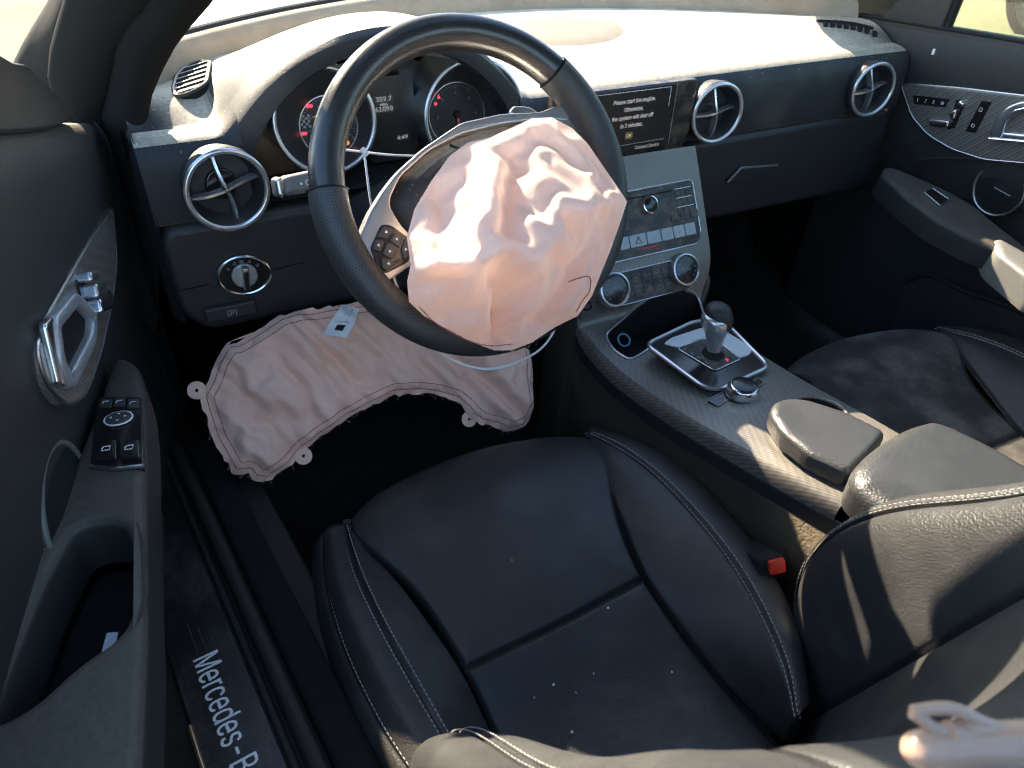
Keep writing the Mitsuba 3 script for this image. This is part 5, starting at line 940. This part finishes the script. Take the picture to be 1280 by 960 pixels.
ho = [(-0.4051,0.1083),(-0.3278,0.0937),(-0.2918,0.0489),(-0.3291,0.0324),(-0.4279,0.0423),(-0.4314,0.0772)]; hi = inset(ccw(rnd(ho, 0.012)), 0.0135)
add('driver_door__handle_bezel', slab(DOOR, rnd(ho, 0.012), 0.008, 0.020, 0.005, [hi]), 'm_silver_paint')
add('driver_door__handle_cup', slab(DOOR, inset(ccw(rnd(ho, 0.012)), 0.0125), 0.004, 0.0112), 'm_black')
hl = [(-0.4238,0.1127),(-0.4011,0.1077),(-0.4354,0.0528),(-0.4445,0.0636)]; add('driver_door__handle_lever', slab(DOOR, rnd(hl, 0.004), 0.011, 0.017, 0.003), 'm_chrome')
for pts, mat in (([(-0.2937,0.0971),(-0.2649,0.0856),(-0.2713,0.0766),(-0.2998,0.0885)], 'm_satin'), ([(-0.2885,0.0815),(-0.2544,0.0659),(-0.2655,0.0542),(-0.2975,0.0686)], 'm_satin'), ([(-0.2936,0.0655),(-0.2423,0.0498),(-0.2583,0.0353),(-0.3018,0.053)], 'm_chrome')):
    add('driver_door__seat_switch', slab(DOOR, rnd(pts, 0.004), 0.008, 0.026, 0.004), mat)
add('driver_door__seat_switch_plate', slab(DOOR, rnd([(-0.3003,0.0926),(-0.2775,0.0865),(-0.2828,0.0308),(-0.3115,0.0409)], 0.004), 0.010, 0.0125, 0.001), 'm_gloss')
SC = DOOR.sub(-0.475, -0.055, -0.010)
add('driver_door__speaker', lathe(SC, [(0.062, 0.0), (0.060, 0.004), (0.03, 0.008), (0, 0.009)], 48), 'm_black'); add('driver_door__speaker__ring', ring(SC.sub(c=0.004), 0.063, 0.0030, 56, 8), 'm_stalk')
# armrest with switch block and pull recess
ap = [(-0.046, 0.165), (-0.030, 0.162), (-0.014, 0.140), (-0.002, 0.095), (0.008, 0.03), (0.017, -0.05), (0.030, -0.16), (0.042, -0.257), (0.050, -0.36), (0.062, -0.62), (-0.02, -0.66), (-0.12, -0.62), (-0.10, -0.40), (-0.075, -0.20), (-0.055, -0.06), (-0.047, 0.05)]
rec = rnd([(-0.034, -0.112), (0.006, -0.118), (0.020, -0.160), (0.0285, -0.215), (0.020, -0.245), (-0.006, -0.262), (-0.030, -0.290), (-0.055, -0.300), (-0.046, -0.18)], 0.018)
add('driver_door__armrest', slab(ARM, rnd(ap, 0.02, 8), -0.055, 0.0, 0.010, [rec]), 'm_door_leather', label='armrest pad with deep pull recess')
add('driver_door__pull_recess', slab(ARM, inset(ccw(rec), -0.002), -0.075, -0.070), 'm_pillar_black')
add('driver_door__lower_armrest', grid(surf([[ARM.pt(a - 0.004, b, -0.054) for a, b in ap[2:10]], [ARM.pt(a - 0.02, b, -0.12) for a, b in ap[2:10]], [ARM.pt(a * 0.2 - 0.045, b, -0.30) for a, b in ap[2:10]]], 40, 12)), 'm_door_leather')
sw = rnd([(-0.047,0.0806),(-0.0021,0.0694),(0.0158,-0.053),(-0.0343,-0.0403)], 0.004)
add('driver_door__switch_block', slab(ARM, sw, -0.004, 0.002, 0.0012), 'm_gloss')
add('driver_door__switch_block__chrome_strip', tube([ARM.pt(a, b, 0.003) for a, b in [(-0.0337,-0.0393),(-0.0096,-0.0489),(0.0148,-0.0504)]], 0.0022, 8), 'm_chrome')
for pts in ([(-0.0424,0.0736),(-0.03,0.0705),(-0.0294,0.0558),(-0.0416,0.0588)], [(-0.0286,0.0716),(-0.017,0.0687),(-0.0157,0.0538),(-0.0271,0.0567)], [(-0.0143,0.0666),(-0.0027,0.0637),(-0.0007,0.0472),(-0.0129,0.0502)]):
    k = add('driver_door__mirror_key', slab(ARM, rnd(pts, 0.0015), 0.001, 0.0042, 0.001), 'm_button'); c = A(pts).mean(0); add(k + '__symbol', tube([ARM.pt(c[0] - 0.003, c[1] - 0.002, 0.0044), ARM.pt(c[0] - 0.002, c[1] + 0.002, 0.0044), ARM.pt(c[0] + 0.003, c[1] + 0.0015, 0.0044)], 0.0004, 4), 'm_mark')
mj = (-0.0186,0.0321); MJ = ARM.sub(mj[0], mj[1], 0.002)
add('driver_door__mirror_joystick', slab(MJ, circ(0.0125, 32, ry=0.0105), 0, 0.004, 0.0015), 'm_button'); add('driver_door__mirror_joystick__ring', bead(MJ, circ(0.0135, 36, ry=0.0115), 0.0009, 0.002, 6), 'm_mark')
for a, b in ((0, 0.006), (0, -0.006), (0.007, 0), (-0.007, 0)): add('driver_door__mirror_joystick__arrow', slab(MJ.sub(a, b, 0.004, rot=0 if a == 0 and b > 0 else 180 if a == 0 else -90 if a > 0 else 90), [(-0.0014, -0.001), (0.0014, -0.001), (0, 0.0014)], 0, 0.0004), 'm_mark')
for pts in ([(-0.033,-0.0039),(-0.0143,-0.0061),(-0.0091,-0.0371),(-0.0304,-0.0329)], [(-0.0128,-0.0065),(0.007,-0.0102),(0.0123,-0.0413),(-0.0076,-0.0375)]):
    k = add('driver_door__window_switch', slab(ARM, rnd(pts, 0.003), 0.0, 0.007, 0.002), 'm_gloss'); c = A(pts).mean(0)
    add(k + '__symbol', tube([ARM.pt(c[0] - 0.0035, c[1] - 0.003, 0.0073), ARM.pt(c[0] + 0.0035, c[1] - 0.003, 0.0073), ARM.pt(c[0] + 0.0035, c[1] + 0.003, 0.0073), ARM.pt(c[0] - 0.002, c[1] + 0.003, 0.0073), ARM.pt(c[0] - 0.0035, c[1] + 0.001, 0.0073)], 0.0005, 4, closed=True), 'm_mark')
thing('paper_scrap', 'small white scrap of paper lying in the driver door pull recess', 'paper')
pq = A([(-0.0163,-0.1843),(-0.0071,-0.1859),(-0.007,-0.1999),(-0.0141,-0.2107),(-0.018,-0.2128)]); add('paper_scrap__sheet', slab(ARM.sub(c=-0.068), pq, 0, 0.0008, bottom=True), 'm_paper', smooth=False)

# ---------------------------------------------------------------- passenger door
thing('passenger_door', 'closed passenger door with silver trim panel, chrome handle and round speaker', 'car door')
rows = []
aa = np.linspace(-0.16, 1.1, 60)
for b, o in ((0.20, -0.06), (0.20, -0.016), (0.197, -0.006), (0.185, 0.0), (0.15, 0.004), (0.11, 0.002), (0.05, -0.002), (0.0, -0.004), (-0.06, -0.02), (-0.12, -0.03), (-0.3, -0.02), (-0.45, -0.01)): rows.append([PDOOR.pt(a, b + 0.01 * math.sin(a * 3) * (b > 0.1), o) for a in aa])
add('passenger_door__panel', grid(surf(rows, 60, 110)), 'm_door_leather', smooth=True)
add('passenger_door__window_seal', tube([PDOOR.pt(a, 0.2 + 0.01 * math.sin(a * 3), -0.012) for a in aa], 0.005, 8), 'm_rubber')
tp_ = [(-0.0086,0.0981),(0.1131,0.1165),(0.2554,0.1332),(0.3994,0.1461),(0.4461,0.0491),(0.2997,0.0345),(0.2048,0.0135),(0.1395,0.0132),(0.0828,0.0242),(0.0374,0.0472)]
add('passenger_door__trim_panel', slab(PDOOR, rnd(tp_, 0.015), -0.008, 0.006, 0.003), 'm_weave'); add('passenger_door__trim_panel__edge', bead(PDOOR, rnd(tp_, 0.015), 0.0016, 0.004, 5), 'm_satin')
mp = [(0.0263,0.0839),(0.1033,0.0961),(0.1,0.0795),(0.0356,0.0697)]
add('passenger_door__memory_panel', slab(PDOOR, rnd(mp, 0.003), 0.004, 0.0075, 0.001), 'm_gloss')
for ch, p in zip('123M', [(0.0409,0.0786),(0.0577,0.0811),(0.0744,0.083),(0.0925,0.0851)]): add('passenger_door__memory_panel__letter', text(PDOOR, ch, 0.0052, p[0], p[1], 0.0078), 'm_mark', smooth=False)
add('passenger_door__seat_switch', slab(PDOOR, rnd([(0.0768,0.054),(0.1219,0.0613),(0.1223,0.0483),(0.0886,0.0422)], 0.005), 0.006, 0.016, 0.004), 'm_chrome')
add('passenger_door__seat_switch', slab(PDOOR, rnd([(0.1124,0.0763),(0.1273,0.0843),(0.1284,0.0659),(0.1219,0.0613)], 0.004), 0.006, 0.015, 0.004), 'm_chrome')
add('passenger_door__seat_switch', slab(PDOOR, circ(0.0062, 20, *(0.13,0.0935)), 0.006, 0.015, 0.004), 'm_chrome')
add('passenger_door__seat_switch_shadow_plate', slab(PDOOR, rnd([(0.1159,0.0977),(0.1347,0.0994),(0.1324,0.05),(0.1183,0.0433)], 0.003), 0.004, 0.0072, 0.001), 'm_gloss')
add('passenger_door__lock_switch', slab(PDOOR, rnd([(0.1629,0.1075),(0.1807,0.109),(0.1736,0.0526),(0.1538,0.0501)], 0.003), 0.004, 0.0078, 0.001), 'm_gloss')
add('passenger_door__lock_switch_symbol', [bead(PDOOR.sub(*(0.1676,0.0923), 0), rrect(0.005, 0.006, 0.001), 0.0005, 0.008, 4), bead(PDOOR.sub(*(0.1642,0.0632), 0), rrect(0.005, 0.005, 0.001), 0.0005, 0.008, 4)], 'm_mark')
hp = [(0.2017,0.0524),(0.2004,0.0801),(0.2105,0.1086),(0.235,0.1251),(0.2967,0.1386),(0.3266,0.1158),(0.3387,0.0755)]; hq = rnd(hp, 0.012)
hin = rnd([(0.222,0.0681),(0.2217,0.0859),(0.2285,0.1039),(0.2482,0.1141),(0.2945,0.1231),(0.3128,0.1061),(0.3194,0.0859)], 0.008)
add('passenger_door__handle_bezel', slab(PDOOR, hq, 0.004, 0.013, 0.004, [hin]), 'm_satin'); add('passenger_door__handle_cup', slab(PDOOR, inset(ccw(hin), -0.001), 0.0, 0.0055), 'm_black')
add('passenger_door__handle_lever', tube([PDOOR.pt(a, b, 0.014) for a, b in list([(0.2229,0.0589),(0.2215,0.0861),(0.2311,0.1074),(0.254,0.1197)])], 0.0022, 8), 'm_chrome')
add('passenger_door__handle_sill', tube([PDOOR.pt(a, b, 0.014) for a, b in [(0.2045,0.0523),(0.2778,0.0663),(0.3411,0.0754)]], 0.002, 8), 'm_chrome')
SPK = PDOOR.sub(*(0.2449,-0.0323), -0.016)
add('passenger_door__speaker', lathe(SPK, [(0.046, 0.0), (0.044, 0.006), (0.02, 0.010), (0, 0.011)], 48), 'm_black'); add('passenger_door__speaker__ring', ring(SPK.sub(c=0.008), 0.046, 0.0026, 56, 8), 'm_satin')
add('passenger_door__speaker__lettering', tube(SPK.pts([(-0.006, 0.0035, 0.0128), (0.026, -0.002, 0.0118)]), 0.0011, 5), 'm_mark_dim')
add('passenger_door__storage_arc', tube(spl([PDOOR.pt(a, b, 0.002) for a, b in [(0.0656,-0.056),(0.0754,-0.0333),(0.105,-0.0162),(0.1734,0.0048),(0.2732,0.0242),(0.3381,0.0352)]], 30), 0.002, 6), 'm_plastic')
pa = [(-0.1157,-0.0402),(-0.1354,-0.0099),(-0.127,0.0079),(-0.0798,0.0271),(-0.0189,0.0457),(0.0404,0.0485),(0.0733,0.0374),(0.1902,0.015),(0.281,-0.0534),(0.2201,-0.0493),(0.1464,-0.0417),(0.0993,-0.0618),(0.038,-0.0717),(-0.0405,-0.0621)]
PAF = Fr((0.6, -0.2, 0.645), (0, -1, -0.18), (1, 0, 0))
PAF = Fr((0.6, -0.2, 0.645), (0, -1, -0.18), (1, 0, 0)); sg = 1 if PAF.n[2] > 0 else -1
add('passenger_door__armrest', slab(PAF, rnd(pa, 0.012, 8), -0.045, 0.0, 0.010) if sg > 0 else slab(PAF, rnd(pa, 0.012, 8), 0, 0.03), 'm_door_leather')
pg = [(0.126,-0.0276),(0.127,-0.0094),(0.2,0.001),(0.2953,-0.0434),(0.252,-0.0738),(0.1609,-0.0568)]
add('passenger_door__armrest_grip', slab(PAF, rnd(pg, 0.01, 8), -0.05, 0.004, 0.010), 'm_satin_soft')
M['m_satin_soft'] = pr((0.24, 0.235, 0.22), 0.4, metal=0.4)
ws = rnd([(-0.0319,-0.0184),(-0.0378,0.0108),(0.0029,0.0088),(0.0139,-0.0288)], 0.003)
add('passenger_door__window_switch', slab(PAF, ws, -0.002, 0.002, 0.001), 'm_gloss'); add('passenger_door__window_switch__frame', bead(PAF, ws, 0.0011, 0.002, 5), 'm_satin')
pk = [(0.1725,-0.2416),(0.2076,-0.2125),(0.2666,-0.2056),(0.3316,-0.2027),(0.406,-0.1977),(0.4791,-0.2033)]
add('passenger_door__pocket', grid(surf([[PDOOR.pt(a, b, 0.045) for a, b in pk], [PDOOR.pt(a, b - 0.08, 0.04) for a, b in pk], [PDOOR.pt(a, b - 0.2, 0.02) for a, b in pk]], 30, 10)), 'm_door_leather')
add('passenger_door__pocket__elastic_edge', tube(spl([PDOOR.pt(a, b + 0.002 * math.sin(i * 2.2), 0.046) for i, (a, b) in enumerate(pk)], 40), 0.004, 8), 'm_rubber')
gw = [(0.036, 0.19), (0.042, 0.26), (0.15, 0.48), (0.9, 0.50), (1.0, 0.20)]
add('passenger_door__window_glass', tm(PDOOR.pts(np.c_[A(gw), np.full(5, -0.02)]), [[0, 1, 2], [0, 2, 3], [0, 3, 4]]), 'm_glass', smooth=False)
add('passenger_door__window_front_bar', tube([PDOOR.pt(0.034, 0.185, -0.018), PDOOR.pt(0.040, 0.26, -0.018), PDOOR.pt(0.15, 0.48, -0.03)], 0.008, 8), 'm_rubber')
add('passenger_door__lock_pin', lathe(Fr(PDOOR.pt(*(0.0379,0.1651), 0.002), (1, 0, 0), (0, 1, 0)), [(0.0035, -0.006), (0.0035, 0.002), (0.002, 0.004), (0, 0.004)], 16), 'm_mark')
add('passenger_door__mirror_triangle', slab(PDOOR, rnd([(-0.14, 0.15), (0.03, 0.19), (0.036, 0.26), (0.02, 0.32), (-0.06, 0.26)], 0.01), -0.03, -0.008, 0.005), 'm_plastic')

rg_ = np.random.default_rng(12); cr = []
for p in [(-0.444,-0.5953,0.402),(-0.426,-0.6137,0.4),(-0.3969,-0.6036,0.402),(-0.4703,-0.5991,0.402),(-0.3881,-0.6678,0.392),(-0.4195,-0.446,0.44),(-0.345,-0.5502,0.425),(-0.4846,-0.3973,0.438),(-0.3166,-0.6417,0.402),(-0.451,-0.6472,0.394)] + [on_top(0.30 + 0.30 * rg_.random(), 0.08 + 0.10 * rg_.random(), 0.0008) for _ in range(10)]:
    b_ = trimesh.creation.icosphere(subdivisions=1, radius=rg_.uniform(0.0006, 0.0013)); b_.vertices = b_.vertices * rg_.uniform(0.6, 1.5, 3) + A(p); cr.append(b_)
add('crumbs', cr, 'm_paper', smooth=False, label='pale crumbs scattered on the driver seat and dash top', kind='stuff')
# ---------------------------------------------------------------- rear view mirror (above the frame, it shades the armrest)
thing('rear_view_mirror', 'black rear view mirror hanging from the top of the windscreen', 'mirror')
RV = Fr((0.02, -0.19, 1.16), (1, 0.1, 0), (0, 0.15, 1))
add('rear_view_mirror__housing', slab(RV, rrect(0.23, 0.065, 0.028, n=8), -0.03, 0.0, 0.008, bottom=True), 'm_plastic'); add('rear_view_mirror__glass', slab(RV, rrect(0.215, 0.052, 0.022, n=8), 0.0, 0.002), 'm_chrome')
add('rear_view_mirror__arm', tube([RV.pt(0, 0.01, -0.02), (0.02, -0.17, 1.20), (0.02, -0.20, 1.235)], 0.009, 8), 'm_plastic')

thing('sun_visor', 'grey sun visor folded down behind the windscreen above the steering wheel', 'sun visor')
VS = Fr((-0.44, -0.15, 1.15), (1, 0.02, 0), (0, -0.25, 1))
add('sun_visor__flap', slab(VS, rnd([(-0.20, 0.085), (-0.20, -0.066), (0.120, -0.066), (0.135, 0.085)], 0.025), -0.008, 0.008, 0.005, bottom=True), 'm_headliner')
add('sun_visor__hinge_rod', tube([VS.pt(-0.19, 0.07, 0), VS.pt(-0.19, 0.085, 0), (-0.62, -0.27, 1.22)], 0.005, 8), 'm_headliner')
# ---------------------------------------------------------------- car parked beyond the passenger window
thing('parked_car', 'white parked car with dark wheels seen through the passenger window', 'car')
PC = Fr((7.05, 1.42, 0), (0, 1, 0), (-1, 0, 0))     # r along the car, u across it
prof = [(-2.1, 0.35), (-2.15, 0.62), (-2.0, 0.78), (-1.25, 0.92), (-0.55, 1.38), (0.6, 1.42), (1.35, 1.02), (2.0, 0.95), (2.15, 0.62), (2.1, 0.35)]
rows = []
for u_, k in ((-0.84, 0.93), (-0.88, 0.985), (-0.80, 1.0), (0.80, 1.0), (0.88, 0.985), (0.84, 0.93)):
    rows.append([PC.pt(a * (0.97 + 0.03 * k), u_ * (1 - 0.16 * max(0, z - 0.9) / 0.5), z * k) for a, z in spl(prof, 60)])
body = grid(surf(rows, 60, 24, linu=True)); sd = []
for u_ in (-0.84, 0.84):
    o = spl(prof, 60); sd.append(grid([[PC.pt(a, u_ * (1 - 0.16 * max(0, z - 0.9) / 0.5), z * 0.93) for a, z in o], [PC.pt(a, u_, 0.33) for a, z in o]]))
add('parked_car__body', [body] + sd, 'm_white_paint')
for u_ in (-0.86, 0.86):
    f = Fr(PC.pt(0, u_ * 0.96, 0), PC.r, (0, 0, 1)); f = f if f.n @ (PC.u * u_) > 0 else Fr(f.o, -f.r, (0, 0, 1)); sgn = 1 if f.r @ PC.r > 0 else -1
    for w_ in ([(-1.1, 0.95), (-0.5, 1.28), (0.0, 1.32), (0.0, 0.95)], [(0.06, 0.95), (0.06, 1.32), (0.55, 1.33), (1.1, 1.0)]): add('parked_car__side_window', slab(f, rnd([(sgn * a, z) for a, z in w_], 0.05), -0.07, 0.012), 'm_gloss')
    for wx in (-1.35, 1.45):
        c = Fr(f.pt(sgn * wx, 0.32, -0.16), f.r, f.u); k = add('parked_car__wheel', lathe(c, [(0.20, 0.0), (0.30, 0.0), (0.32, 0.04), (0.32, 0.17), (0.30, 0.20), (0.20, 0.20)], 36), 'm_tyre'); add(k + '__rim', lathe(c, [(0.205, 0.19), (0.18, 0.17), (0.05, 0.18), (0, 0.18)], 24), 'm_satin')
        add('parked_car__wheel_arch', slab(Fr(f.pt(0, 0, -0.02), f.r, f.u), circ(0.40, 36, sgn * wx, 0.34), 0.0, 0.035), 'm_black')
    add('parked_car__mirror', slab(f, rrect(0.22, 0.14, 0.05, sgn * -0.75, 1.0), 0.03, 0.2, 0.03), 'm_white_paint')
scene = {k: v for k, v in scene.items()}
